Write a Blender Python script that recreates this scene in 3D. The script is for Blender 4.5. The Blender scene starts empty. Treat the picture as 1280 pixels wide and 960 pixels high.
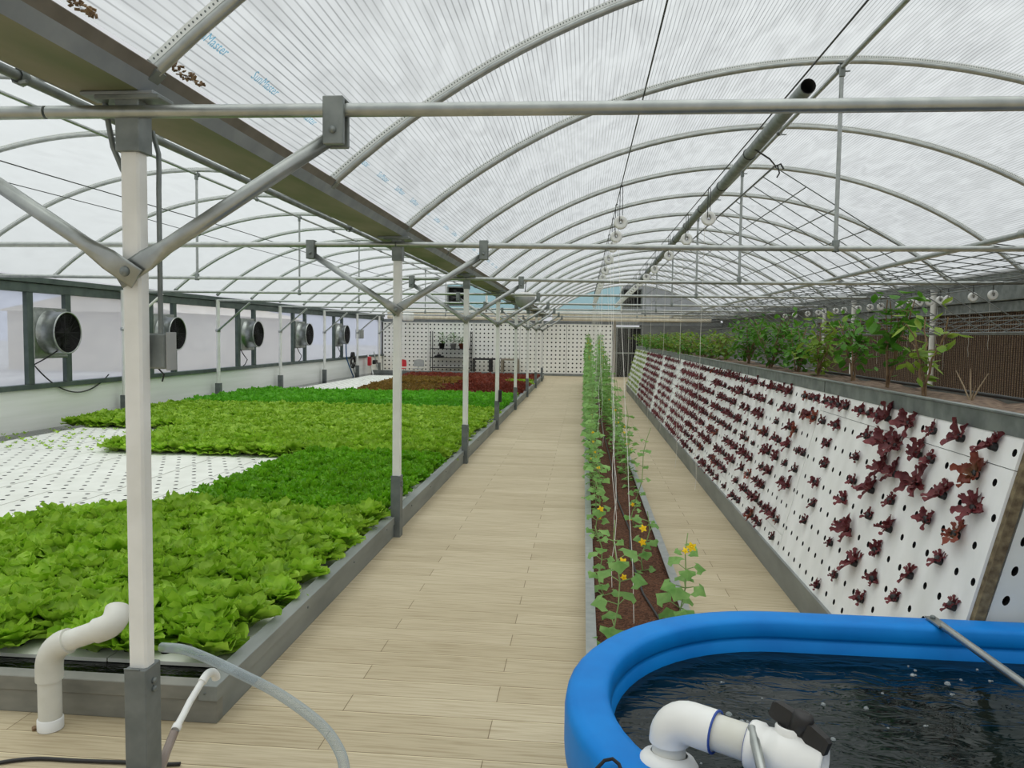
import bpy, math, random
from mathutils import Vector, Matrix
import numpy as np
random.seed(7)
scene = bpy.context.scene
C = scene.collection
PI = math.pi

# ------------------------------------------------------------------ camera
CAM_F, CAM_PITCH, CAM_YAW, CAM_ROLL, CAM_H = 970.0, -0.0624, 0.0912, 0.0138, 1.7
cam = bpy.data.cameras.new('camera')
cam.sensor_fit = 'HORIZONTAL'
cam.sensor_width = 36.0
cam.lens = CAM_F / 1280.0 * 36.0
cam.clip_start = 0.05
cam.clip_end = 500
camo = bpy.data.objects.new('camera', cam)
C.objects.link(camo)
fwd = Vector((-math.sin(CAM_YAW) * math.cos(CAM_PITCH), math.cos(CAM_YAW) * math.cos(CAM_PITCH), math.sin(CAM_PITCH)))
camo.rotation_mode = 'QUATERNION'
camo.rotation_quaternion = fwd.to_track_quat('-Z', 'Y') @ Matrix.Rotation(CAM_ROLL, 3, 'Z').to_quaternion()
camo.location = (0, 0, CAM_H)
scene.camera = camo

# ------------------------------------------------------------------ sky, exposure
SKY_STRENGTH = 0.92
SKY_ZENITH, SKY_HORIZON = 3.3, 0.66
world = bpy.data.worlds.new('overcast_sky')
scene.world = world
world.use_nodes = True
wn = world.node_tree.nodes; wl = world.node_tree.links
wn.clear()
wout = wn.new('ShaderNodeOutputWorld')
wbg = wn.new('ShaderNodeBackground')
wgeo = wn.new('ShaderNodeTexCoord')
wsep = wn.new('ShaderNodeSeparateXYZ')
wl.new(wgeo.outputs['Generated'], wsep.inputs[0])
wramp = wn.new('ShaderNodeValToRGB')
cr = wramp.color_ramp
cr.elements[0].position = 0.0
cr.elements[0].color = (SKY_HORIZON * .95, SKY_HORIZON * .98, SKY_HORIZON * 1.03, 1)
cr.elements[1].position = 1.0
cr.elements[1].color = (SKY_ZENITH, SKY_ZENITH, SKY_ZENITH * .985, 1)
e = cr.elements.new(0.62); e.color = (SKY_HORIZON * 1.25, SKY_HORIZON * 1.27, SKY_HORIZON * 1.28, 1)
wl.new(wsep.outputs['Z'], wramp.inputs[0])
wl.new(wramp.outputs[0], wbg.inputs[0])
wbg.inputs[1].default_value = SKY_STRENGTH
wl.new(wbg.outputs[0], wout.inputs[0])

scene.view_settings.view_transform = 'Standard'
scene.view_settings.look = 'None'
scene.view_settings.gamma = 1.0
scene.view_settings.exposure = 0.0
scene.view_settings.use_curve_mapping = False
try:
    scene.cycles.use_denoising = True
    scene.cycles.transparent_max_bounces = 16
    scene.cycles.max_bounces = 8
    scene.cycles.sample_clamp_indirect = 6.0
except Exception:
    pass

# ------------------------------------------------------------------ mesh building
class MB:
    def __init__(self):
        self.v = []; self.f = []; self.uv = []; self.sm = []; self.mi = []
    def add(self, verts, faces, smooth=True, uvs=None, mi=0):
        b = len(self.v)
        self.v += [tuple(p) for p in verts]
        for i, fc in enumerate(faces):
            self.f.append(tuple(b + k for k in fc))
            self.sm.append(smooth); self.mi.append(mi)
            self.uv.append([uvs[k] for k in fc] if uvs else None)
        return self
    def box(self, a, b):
        (x0, y0, z0), (x1, y1, z1) = a, b
        if x0 > x1: x0, x1 = x1, x0
        if y0 > y1: y0, y1 = y1, y0
        if z0 > z1: z0, z1 = z1, z0
        vs = [(x0,y0,z0),(x1,y0,z0),(x1,y1,z0),(x0,y1,z0),(x0,y0,z1),(x1,y0,z1),(x1,y1,z1),(x0,y1,z1)]
        fs = [(0,3,2,1),(4,5,6,7),(0,1,5,4),(1,2,6,5),(2,3,7,6),(3,0,4,7)]
        return self.add(vs, fs, False)
    def bbox(self, a, b, bev=.004):
        """box with chamfered edges"""
        (x0, y0, z0), (x1, y1, z1) = a, b
        if x0 > x1: x0, x1 = x1, x0
        if y0 > y1: y0, y1 = y1, y0
        if z0 > z1: z0, z1 = z1, z0
        e = min(bev, (x1-x0)*.4, (y1-y0)*.4, (z1-z0)*.4)
        rings = []
        for z, i in ((z0, e), (z0+e, 0), (z1-e, 0), (z1, e)):
            rings.append([(x0+i+ (0 if i else e), y0+i, z), (x1-i-(0 if i else e), y0+i, z), (x1-i, y0+i+(0 if i else e), z), (x1-i, y1-i-(0 if i else e), z),
                          (x1-i-(0 if i else e), y1-i, z), (x0+i+(0 if i else e), y1-i, z), (x0+i, y1-i-(0 if i else e), z), (x0+i, y0+i+(0 if i else e), z)])
        vs = [p for r in rings for p in r]
        fs = [tuple(reversed(range(8)))]
        for k in range(3):
            for j in range(8):
                n = (j+1) % 8
                fs.append((k*8+j, k*8+n, k*8+8+n, k*8+8+j))
        fs.append(tuple(24+j for j in range(8)))
        return self.add(vs, fs, False)
    def obox(self, center, half, mat):
        c = Vector(center)
        vs = []
        for sz in (-1, 1):
            for sx, sy in ((-1,-1),(1,-1),(1,1),(-1,1)):
                vs.append(c + mat @ Vector((sx*half[0], sy*half[1], sz*half[2])))
        fs = [(0,3,2,1),(4,5,6,7),(0,1,5,4),(1,2,6,5),(2,3,7,6),(3,0,4,7)]
        return self.add(vs, fs, False)
    def tube(self, pts, r, seg=8, cap=True, closed=False, flat=None):
        """round tube along a list of points; r a number or a list"""
        P = [Vector(p) for p in pts]
        n = len(P)
        rs = r if isinstance(r, (list, tuple)) else [r]*n
        t0 = (P[1]-P[0]).normalized()
        ref = Vector((0,0,1)) if abs(t0.z) < .9 else Vector((1,0,0))
        nrm = (ref - t0*ref.dot(t0)).normalized()
        vs = []; uvs = []; L = 0
        for i in range(n):
            if i == 0: t = (P[1]-P[0])
            elif i == n-1: t = (P[i]-P[i-1])
            else: t = (P[i+1]-P[i]).normalized()+(P[i]-P[i-1]).normalized()
            t = t.normalized()
            if i: L += (P[i]-P[i-1]).length
            nrm = (nrm - t*nrm.dot(t)).normalized()
            bn = t.cross(nrm)
            for k in range(seg):
                a = 2*PI*k/seg
                vs.append(P[i] + nrm*(math.cos(a)*rs[i]) + bn*(math.sin(a)*rs[i]))
                uvs.append((L, k/seg))
        fs = []
        for i in range(n-1):
            for k in range(seg):
                m = (k+1) % seg
                fs.append((i*seg+k, i*seg+m, (i+1)*seg+m, (i+1)*seg+k))
        self.add(vs, fs, True, uvs)
        if cap:
            self.add(vs[:seg], [tuple(reversed(range(seg)))], False)
            self.add(vs[-seg:], [tuple(range(seg))], False)
        return self
    def lathe(self, prof, origin, axis, seg=24, smooth=True, ref=None):
        """prof: (radius, distance along axis)"""
        o = Vector(origin); a = Vector(axis).normalized()
        rf = Vector(ref) if ref else (Vector((0,0,1)) if abs(a.z) < .9 else Vector((1,0,0)))
        u = (rf - a*rf.dot(a)).normalized(); w = a.cross(u)
        vs = []
        for (r, d) in prof:
            for k in range(seg):
                t = 2*PI*k/seg
                vs.append(o + a*d + u*(math.cos(t)*r) + w*(math.sin(t)*r))
        fs = []
        for i in range(len(prof)-1):
            for k in range(seg):
                m = (k+1) % seg
                fs.append((i*seg+k, i*seg+m, (i+1)*seg+m, (i+1)*seg+k))
        return self.add(vs, fs, smooth)
    def prism(self, poly, y0, y1, ax='y'):
        """extrude a polygon given in (x,z) along y, or (x,y) along z, or (y,z) along x"""
        n = len(poly)
        def P(p, t):
            return (p[0], t, p[1]) if ax == 'y' else ((p[0], p[1], t) if ax == 'z' else (t, p[0], p[1]))
        vs = [P(p, y0) for p in poly] + [P(p, y1) for p in poly]
        fs = [tuple(range(n)), tuple(reversed(range(n, 2*n)))]
        for i in range(n):
            j = (i+1) % n
            fs.append((i, i+n, j+n, j))
        return self.add(vs, fs, False)
    def mesh(self, name, mats, off=(0,0,0), fix=True):
        me = bpy.data.meshes.new(name)
        vs = self.v
        if off[0] or off[1] or off[2]:
            vs = [(x-off[0], y-off[1], z-off[2]) for x, y, z in vs]
        me.from_pydata(vs, [], self.f)
        me.polygons.foreach_set('use_smooth', self.sm)
        if any(u is not None for u in self.uv):
            l = me.uv_layers.new(name='UVMap')
            flat = []
            for fc, u in zip(self.f, self.uv):
                for k in range(len(fc)):
                    flat += (u[k] if u else (0.0, 0.0))
            l.data.foreach_set('uv', flat)
        if not isinstance(mats, (list, tuple)): mats = [mats]
        for m in mats: me.materials.append(m)
        if len(mats) > 1 and any(self.mi): me.polygons.foreach_set('material_index', self.mi)
        if fix:
            import bmesh
            bm = bmesh.new(); bm.from_mesh(me)
            bmesh.ops.recalc_face_normals(bm, faces=bm.faces)
            bm.to_mesh(me); bm.free()
        me.update()
        return me

WLOC = {}
def tag(o, label=None, cat=None, group=None, kind=None):
    if label: o['label'] = label
    if cat: o['category'] = cat
    if group: o['group'] = group
    if kind: o['kind'] = kind
    return o
def thing(name, label, cat, loc, group=None):
    o = bpy.data.objects.new(name, None); C.objects.link(o)
    o.empty_display_size = .05
    o.location = loc
    WLOC[o] = Vector(loc)
    return tag(o, label, cat, group)
def part(name, mb, mat, parent, label=None, fix=True):
    """verts are given in world coordinates, shifted into the parent's frame"""
    off = WLOC[parent]
    o = bpy.data.objects.new(name, mb.mesh(name, mat, off, fix)); C.objects.link(o)
    o.parent = parent
    WLOC[o] = off
    if label: o['label'] = label
    return o
def solo(name, mb, mat, loc, label=None, cat=None, group=None, kind=None, fix=True):
    """a thing that is one mesh, origin at loc (verts in world coordinates)"""
    o = bpy.data.objects.new(name, mb.mesh(name, mat, loc, fix)); C.objects.link(o)
    o.location = loc
    WLOC[o] = Vector(loc)
    return tag(o, label, cat, group, kind)
def struct(name, mb, mat, fix=True):
    return solo(name, mb, mat, (0,0,0), kind='structure', fix=fix)
def dup(root, loc, rot=None, label=None, group=None, scale=None):
    r = root.copy(); C.objects.link(r); r.location = loc
    if rot is not None: r.rotation_euler = rot
    if scale is not None: r.scale = (scale,)*3 if not isinstance(scale, (tuple, list)) else scale
    if label: r['label'] = label
    if group: r['group'] = group
    for ch in list(root.children):
        c = ch.copy(); C.objects.link(c); c.parent = r
        for g in list(ch.children):
            d = g.copy(); C.objects.link(d); d.parent = c
    return r
ORD = ['first','second','third','fourth','fifth','sixth','seventh','eighth','ninth','tenth','eleventh','twelfth','thirteenth','fourteenth','fifteenth','sixteenth','seventeenth','eighteenth','nineteenth','twentieth','twenty-first','twenty-second','twenty-third','twenty-fourth','twenty-fifth','twenty-sixth','twenty-seventh','twenty-eighth','twenty-ninth','thirtieth']

# ------------------------------------------------------------------ materials
def newmat(name):
    m = bpy.data.materials.new(name); m.use_nodes = True
    nt = m.node_tree
    return m, nt.nodes, nt.links, nt.nodes['Principled BSDF']
def rgb(r, g, b):
    f = lambda c: (c/255/12.92) if c/255 <= .04045 else ((c/255+.055)/1.055)**2.4
    return (f(r), f(g), f(b), 1)
def noise_mix(n, l, c1, c2, scale=8, detail=4, coord='Object', stretch=None, lo=.35, hi=.65):
    tc = n.new('ShaderNodeTexCoord')
    no = n.new('ShaderNodeTexNoise'); no.inputs['Scale'].default_value = scale; no.inputs['Detail'].default_value = detail
    src = tc.outputs[coord]
    if stretch:
        mp = n.new('ShaderNodeMapping'); mp.inputs['Scale'].default_value = stretch
        l.new(src, mp.inputs[0]); src = mp.outputs[0]
    l.new(src, no.inputs['Vector'])
    r = n.new('ShaderNodeValToRGB')
    r.color_ramp.elements[0].position = lo; r.color_ramp.elements[0].color = c1
    r.color_ramp.elements[1].position = hi; r.color_ramp.elements[1].color = c2
    l.new(no.outputs['Fac'], r.inputs[0])
    return r, no
def simple(name, c1, c2=None, rough=.5, metal=0.0, scale=8, spec=.5, stretch=None, bump=0, lo=.35, hi=.65, detail=4):
    m, n, l, b = newmat(name)
    b.inputs['Roughness'].default_value = rough; b.inputs['Metallic'].default_value = metal
    b.inputs['Specular IOR Level'].default_value = spec
    r, no = noise_mix(n, l, c1, c2 or tuple(min(1, x*1.12) for x in c1[:3])+(1,), scale, detail, stretch=stretch, lo=lo, hi=hi)
    l.new(r.outputs[0], b.inputs['Base Color'])
    if bump:
        bp = n.new('ShaderNodeBump'); bp.inputs['Strength'].default_value = bump; bp.inputs['Distance'].default_value = .01
        l.new(no.outputs['Fac'], bp.inputs['Height']); l.new(bp.outputs[0], b.inputs['Normal'])
    return m
M = {}
M['galv'] = simple('galvanised_steel', rgb(158,162,159), rgb(176,179,175), .34, .88, 14)
M['galv_dark'] = simple('weathered_steel', rgb(110,116,114), rgb(138,144,141), .5, .4, 10)
M['gutter'] = simple('gutter_steel', rgb(132,138,142), rgb(152,157,160), .55, .25, 6)
M['gutter_lip'] = simple('gutter_lip', rgb(110,104,94), rgb(128,122,112), .7, .1, 8)
M['gutter_base'] = simple('mossy_gutter_base', rgb(98,108,74), rgb(142,136,118), .75, .0, .8, stretch=(3,1,1))
M['white_paint'] = simple('white_painted_steel', rgb(226,225,219), rgb(238,237,232), .45, 0, 6)
M['grey_sleeve'] = simple('grey_steel_sleeve', rgb(100,106,105), rgb(120,125,123), .55, .2, 9)
M['curb'] = simple('grey_sheet_curb', rgb(118,123,120), rgb(142,146,142), .55, .2, 5, stretch=(1,.3,1))
M['curb_front'] = simple('worn_grey_sheet', rgb(116,116,108), rgb(138,137,127), .6, .1, 4, stretch=(1,1,3))
M['foam'] = simple('white_foam_board', rgb(212,213,204), rgb(224,225,217), .7, 0, 3)
M['foam_wall'] = simple('white_wall_board', rgb(244,243,236), rgb(252,251,246), .7, 0, 3)
M['foam_grey'] = simple('stained_foam_board', rgb(236,236,232), rgb(250,250,247), .65, 0, 3, stretch=(1,2,1))
M['pvc'] = simple('white_pvc', rgb(226,226,222), rgb(238,238,234), .35, 0, 4)
M['pvc_old'] = simple('aged_pvc', rgb(206,205,194), rgb(226,225,216), .45, 0, 5)
M['black'] = simple('black_plastic', rgb(26,25,25), rgb(36,35,35), .5, 0, 10)
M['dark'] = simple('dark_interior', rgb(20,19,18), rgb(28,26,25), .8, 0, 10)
M['stud'] = simple('green_grey_stud', rgb(72,84,80), rgb(90,101,96), .55, .2, 5)
M['low_wall'] = simple('white_corrugated_sheet', rgb(240,242,236), rgb(250,251,247), .5, 0, 2, stretch=(1,.2,6), bump=.15)
M['wire'] = simple('dark_wire', rgb(52,54,54), rgb(66,68,67), .5, .3, 20)
M['string'] = simple('white_twine', rgb(216,212,202), rgb(232,229,221), .8, 0, 30)
M['mesh_rod'] = simple('zinc_rod', rgb(92,96,94), rgb(112,116,114), .5, .2, 10)
M['blue_tub'] = simple('blue_polyethylene', rgb(0,118,200), rgb(4,130,212), .5, 0, 5, spec=.22)
M['blue_ring'] = simple('blue_glue', rgb(34,64,140), rgb(40,76,160), .5)
M['red'] = simple('red_plastic', rgb(196,40,48), rgb(208,52,58), .4)
M['grey_plastic'] = simple('grey_plastic', rgb(150,152,150), rgb(164,165,163), .5)
M['taupe'] = simple('taupe_board', rgb(130,122,108), rgb(146,138,124), .6)
M['beige'] = simple('rolled_beige_film', rgb(212,202,180), rgb(228,220,200), .6, 0, 3, stretch=(4,1,1))
M['shade'] = simple('grey_shade_cloth', rgb(96,98,98), rgb(120,122,121), .8, 0, 2)
def pellet_mat():
    m, n, l, b = newmat('clay_pellets'); b.inputs['Roughness'].default_value = .9; b.inputs['Specular IOR Level'].default_value = .2
    tc = n.new('ShaderNodeTexCoord'); v = n.new('ShaderNodeTexVoronoi'); v.inputs['Scale'].default_value = 85
    l.new(tc.outputs['Object'], v.inputs['Vector'])
    hs = n.new('ShaderNodeSeparateXYZ'); l.new(v.outputs['Color'], hs.inputs[0])
    r = n.new('ShaderNodeValToRGB'); r.color_ramp.elements[0].color = rgb(64,40,28); r.color_ramp.elements[1].color = rgb(112,76,56)
    l.new(hs.outputs['X'], r.inputs[0]); l.new(r.outputs[0], b.inputs['Base Color'])
    bp = n.new('ShaderNodeBump'); bp.inputs['Strength'].default_value = 1.0; bp.inputs['Distance'].default_value = .012; bp.invert = True
    l.new(v.outputs['Distance'], bp.inputs['Height']); l.new(bp.outputs[0], b.inputs['Normal'])
    return m
M['soil'] = pellet_mat()
M['peat'] = simple('brown_peat', rgb(84,66,52), rgb(124,104,86), .95, 0, 30, bump=.8)
M['yellow'] = simple('yellow_petals', rgb(255,205,10), rgb(255,222,30), .6)
M['bark'] = simple('brown_stem', rgb(112,88,64), rgb(146,122,92), .8, 0, 20)
M['blue_hose'] = simple('blue_hose', rgb(36,84,132), rgb(48,98,150), .5)
M['brown_gap'] = simple('mossy_brown_edge', rgb(88,74,54), rgb(136,122,92), .9, 0, 25, bump=.5)
M['terracotta'] = simple('brown_pot', rgb(110,52,36), rgb(128,66,48), .7)
M['print'] = None
M['twig'] = simple('dry_twig', rgb(140,124,100), rgb(170,152,126), .9)
M['building'] = simple('cream_render', rgb(206,192,164), rgb(222,210,184), .9, 0, .4)
M['ground'] = simple('dry_ground', rgb(150,146,136), rgb(180,176,164), .95, 0, .3)

def leafmat(name, dark, light, rib, trans=.35, rough=.5, nscale=9):
    """leaf blade: colour differs plant by plant and blade by blade, pale towards the base (UV v)"""
    m, n, l, b = newmat(name)
    r, no = noise_mix(n, l, dark, light, nscale, 3, 'Object', lo=.3, hi=.7)
    oi = n.new('ShaderNodeObjectInfo')
    hs = n.new('ShaderNodeHueSaturation')
    mr = n.new('ShaderNodeMapRange'); mr.inputs[3].default_value = .86; mr.inputs[4].default_value = 1.16
    l.new(oi.outputs['Random'], mr.inputs[0]); l.new(mr.outputs[0], hs.inputs['Value'])
    l.new(r.outputs[0], hs.inputs['Color'])
    uv = n.new('ShaderNodeUVMap'); sp = n.new('ShaderNodeSeparateXYZ'); l.new(uv.outputs[0], sp.inputs[0])
    mx = n.new('ShaderNodeMix'); mx.data_type = 'RGBA'
    rp = n.new('ShaderNodeValToRGB')
    rp.color_ramp.elements[0].position = 0.0; rp.color_ramp.elements[0].color = (1,1,1,1)
    rp.color_ramp.elements[1].position = 0.55; rp.color_ramp.elements[1].color = (0,0,0,1)
    l.new(sp.outputs['Y'], rp.inputs[0]); l.new(rp.outputs[0], mx.inputs[0])
    l.new(hs.outputs[0], mx.inputs[6]); mx.inputs[7].default_value = rib
    l.new(mx.outputs[2], b.inputs['Base Color'])
    b.inputs['Roughness'].default_value = rough
    b.inputs['Specular IOR Level'].default_value = .35
    tr = n.new('ShaderNodeBsdfTranslucent'); l.new(mx.outputs[2], tr.inputs[0])
    ms = n.new('ShaderNodeMixShader'); ms.inputs[0].default_value = trans
    l.new(b.outputs[0], ms.inputs[1]); l.new(tr.outputs[0], ms.inputs[2])
    l.new(ms.outputs[0], n['Material Output'].inputs[0])
    return m
M['lettuce'] = leafmat('light_lettuce_leaf', rgb(116,164,20), rgb(184,220,78), rgb(198,224,124))
M['lettuce_dark'] = leafmat('dark_lettuce_leaf', rgb(92,158,16), rgb(140,196,46), rgb(144,192,70))
M['lettuce_deep'] = leafmat('deep_green_leaf', rgb(80,154,28), rgb(118,190,50), rgb(124,184,66))
M['lettuce_red'] = leafmat('red_lettuce_leaf', rgb(104,46,36), rgb(146,74,54), rgb(130,96,62))
M['lettuce_olive'] = leafmat('bronze_lettuce_leaf', rgb(120,94,44), rgb(156,126,60), rgb(140,130,74))
M['oakleaf'] = leafmat('oakleaf_red', rgb(84,32,40), rgb(124,56,58), rgb(126,70,66), trans=.22)
M['paleleaf'] = leafmat('pale_green_seedling', rgb(118,140,60), rgb(158,174,92), rgb(180,190,120))
M['cuke'] = leafmat('cucumber_leaf', rgb(98,152,66), rgb(154,196,112), rgb(130,176,96))
M['shrubleaf'] = leafmat('shrub_leaf', rgb(48,104,26), rgb(98,150,44), rgb(90,140,50))
M['shrubyellow'] = leafmat('yellowing_leaf', rgb(92,132,36), rgb(138,164,58), rgb(140,160,70))
M['stem'] = simple('green_stem', rgb(120,150,84), rgb(146,172,104), .6)

# plank floor
def plank_mat():
    m, n, l, b = newmat('beige_deck_boards')
    tc = n.new('ShaderNodeTexCoord')
    mp = n.new('ShaderNodeMapping'); mp.inputs['Location'].default_value = (1.05+1.36*10, .145+.165*40, 0)
    l.new(tc.outputs['Object'], mp.inputs[0])
    br = n.new('ShaderNodeTexBrick')
    br.offset = .5; br.offset_frequency = 2; br.squash = 1
    br.inputs['Scale'].default_value = 1.0
    br.inputs['Brick Width'].default_value = 1.36; br.inputs['Row Height'].default_value = .165
    br.inputs['Mortar Size'].default_value = .0022; br.inputs['Mortar Smooth'].default_value = .3
    br.inputs['Color1'].default_value = rgb(190,176,146); br.inputs['Color2'].default_value = rgb(204,191,162)
    br.inputs['Mortar'].default_value = rgb(128,112,84)
    l.new(mp.outputs[0], br.inputs['Vector'])
    # grain running along the boards
    mg = n.new('ShaderNodeMapping'); mg.inputs['Scale'].default_value = (1.6, 34, 1)
    l.new(tc.outputs['Object'], mg.inputs[0])
    gn = n.new('ShaderNodeTexNoise'); gn.inputs['Scale'].default_value = 2.2; gn.inputs['Detail'].default_value = 6; gn.inputs['Distortion'].default_value = .6
    l.new(mg.outputs[0], gn.inputs['Vector'])
    gr = n.new('ShaderNodeValToRGB')
    gr.color_ramp.elements[0].position = .30; gr.color_ramp.elements[0].color = (.66,.61,.54,1)
    gr.color_ramp.elements[1].position = .56; gr.color_ramp.elements[1].color = (1,1,1,1)
    l.new(gn.outputs['Fac'], gr.inputs[0])
    mu = n.new('ShaderNodeMix'); mu.data_type = 'RGBA'; mu.blend_type = 'MULTIPLY'; mu.inputs[0].default_value = .75
    l.new(br.outputs['Color'], mu.inputs[6]); l.new(gr.outputs[0], mu.inputs[7])
    # broad wear
    wn_ = n.new('ShaderNodeTexNoise'); wn_.inputs['Scale'].default_value = .55; wn_.inputs['Detail'].default_value = 3
    l.new(tc.outputs['Object'], wn_.inputs['Vector'])
    wr = n.new('ShaderNodeValToRGB')
    wr.color_ramp.elements[0].position = .35; wr.color_ramp.elements[0].color = (.90,.885,.86,1)
    wr.color_ramp.elements[1].position = .65; wr.color_ramp.elements[1].color = (1,1,1,1)
    l.new(wn_.outputs['Fac'], wr.inputs[0])
    m2 = n.new('ShaderNodeMix'); m2.data_type = 'RGBA'; m2.blend_type = 'MULTIPLY'; m2.inputs[0].default_value = 1
    l.new(mu.outputs[2], m2.inputs[6]); l.new(wr.outputs[0], m2.inputs[7])
    # highlight painted as a pale line beside each gap
    hb = n.new('ShaderNodeMapping'); hb.inputs['Location'].default_value = (1.05+1.36*10, .145+.165*40+.006, 0)
    l.new(tc.outputs['Object'], hb.inputs[0])
    b2 = n.new('ShaderNodeTexBrick'); b2.offset = .5; b2.offset_frequency = 2
    b2.inputs['Scale'].default_value = 1.0; b2.inputs['Brick Width'].default_value = 99; b2.inputs['Row Height'].default_value = .165
    b2.inputs['Mortar Size'].default_value = .0035; b2.inputs['Mortar Smooth'].default_value = .5
    l.new(hb.outputs[0], b2.inputs['Vector'])
    m3 = n.new('ShaderNodeMix'); m3.data_type = 'RGBA'
    mf = n.new('ShaderNodeMath'); mf.operation = 'MULTIPLY'; mf.inputs[1].default_value = .65
    l.new(b2.outputs['Fac'], mf.inputs[0]); l.new(mf.outputs[0], m3.inputs[0])
    l.new(m2.outputs[2], m3.inputs[6]); m3.inputs[7].default_value = rgb(222,209,172)
    l.new(m3.outputs[2], b.inputs['Base Color'])
    b.inputs['Roughness'].default_value = .62
    b.inputs['Specular IOR Level'].default_value = .3
    return m
M['planks'] = plank_mat()

def film_mat(name, flutes, tcol, trans, milky, wrinkle=.25, period=.03):
    """translucent poly film / twin-wall sheet: clear part plus scattering part, UV = (arc, length) in metres"""
    m, n, l, b = newmat(name)
    n.remove(b)
    uv = n.new('ShaderNodeUVMap')
    sp = n.new('ShaderNodeSeparateXYZ'); l.new(uv.outputs[0], sp.inputs[0])
    tp = n.new('ShaderNodeBsdfTransparent')
    tl = n.new('ShaderNodeBsdfTranslucent'); tl.inputs[0].default_value = milky
    df = n.new('ShaderNodeBsdfDiffuse'); df.inputs[0].default_value = (.8,.82,.82,1)
    # wrinkle shading put into the clear tint as darker streaks
    mp = n.new('ShaderNodeMapping'); mp.inputs['Rotation'].default_value = (0,0,.6); mp.inputs['Scale'].default_value = (5,1.1,1)
    l.new(uv.outputs[0], mp.inputs[0])
    no = n.new('ShaderNodeTexNoise'); no.inputs['Scale'].default_value = 1.6; no.inputs['Detail'].default_value = 5; no.inputs['Distortion'].default_value = 1.2
    l.new(mp.outputs[0], no.inputs['Vector'])
    rp = n.new('ShaderNodeValToRGB')
    rp.color_ramp.elements[0].position = .30; rp.color_ramp.elements[0].color = tuple(c*(1-wrinkle) for c in tcol[:3])+(1,)
    rp.color_ramp.elements[1].position = .62; rp.color_ramp.elements[1].color = tcol
    l.new(no.outputs['Fac'], rp.inputs[0])
    src = rp.outputs[0]
    if flutes:
        ml = n.new('ShaderNodeMath'); ml.operation = 'MULTIPLY'; ml.inputs[1].default_value = 1/period
        l.new(sp.outputs['X'], ml.inputs[0])
        fr = n.new('ShaderNodeMath'); fr.operation = 'FRACT'; l.new(ml.outputs[0], fr.inputs[0])
        fl = n.new('ShaderNodeValToRGB')
        es = fl.color_ramp.elements
        es[0].position = 0; es[0].color = (1,1,1,1)
        es[1].position = 1; es[1].color = (1,1,1,1)
        for p_, c_ in ((.36,1.0),(.46,.42),(.54,.42),(.64,1.0)):
            q = es.new(p_); q.color = (c_,c_,c_*1.01,1)
        l.new(fr.outputs[0], fl.inputs[0])
        # the flutes show only where the two skins lie apart
        n2 = n.new('ShaderNodeTexNoise'); n2.inputs['Scale'].default_value = .9; n2.inputs['Detail'].default_value = 2
        l.new(uv.outputs[0], n2.inputs['Vector'])
        r2 = n.new('ShaderNodeMapRange'); r2.inputs[1].default_value = .34; r2.inputs[2].default_value = .66; r2.inputs[3].default_value = .35; r2.inputs[4].default_value = 1.0
        l.new(n2.outputs['Fac'], r2.inputs[0])
        mx = n.new('ShaderNodeMix'); mx.data_type = 'RGBA'; mx.blend_type = 'MULTIPLY'
        l.new(r2.outputs[0], mx.inputs[0])
        l.new(src, mx.inputs[6]); l.new(fl.outputs[0], mx.inputs[7])
        src = mx.outputs[2]
    l.new(src, tp.inputs[0])
    if flutes: l.new(src, tl.inputs[0])
    m1 = n.new('ShaderNodeMixShader'); m1.inputs[0].default_value = .12
    l.new(tl.outputs[0], m1.inputs[1]); l.new(df.outputs[0], m1.inputs[2])
    m2 = n.new('ShaderNodeMixShader'); m2.inputs[0].default_value = trans
    l.new(m1.outputs[0], m2.inputs[1]); l.new(tp.outputs[0], m2.inputs[2])
    l.new(m2.outputs[0], n['Material Output'].inputs[0])
    return m
M['roof'] = film_mat('fluted_roof_sheet', True, (.85,.88,.875,1), .62, (.78,.81,.805,1), .18)
M['roof_left'] = film_mat('roof_film', False, (.90,.94,.93,1), .62, (.82,.85,.845,1), .14)
M['window'] = film_mat('window_film', False, (.74,.80,.94,1), .52, (.78,.83,.97,1), .20)
M['gable_teal'] = film_mat('teal_gable_sheet', False, (.42,.66,.70,1), .75, (.5,.75,.8,1), .1)
M['gable_clear'] = film_mat('clear_gable_film', False, (.9,.93,.93,1), .72, (.8,.82,.82,1), .1)
M['gable_shade'] = film_mat('shaded_gable_film', False, (.36,.38,.38,1), .7, (.4,.42,.42,1), .3)

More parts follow.
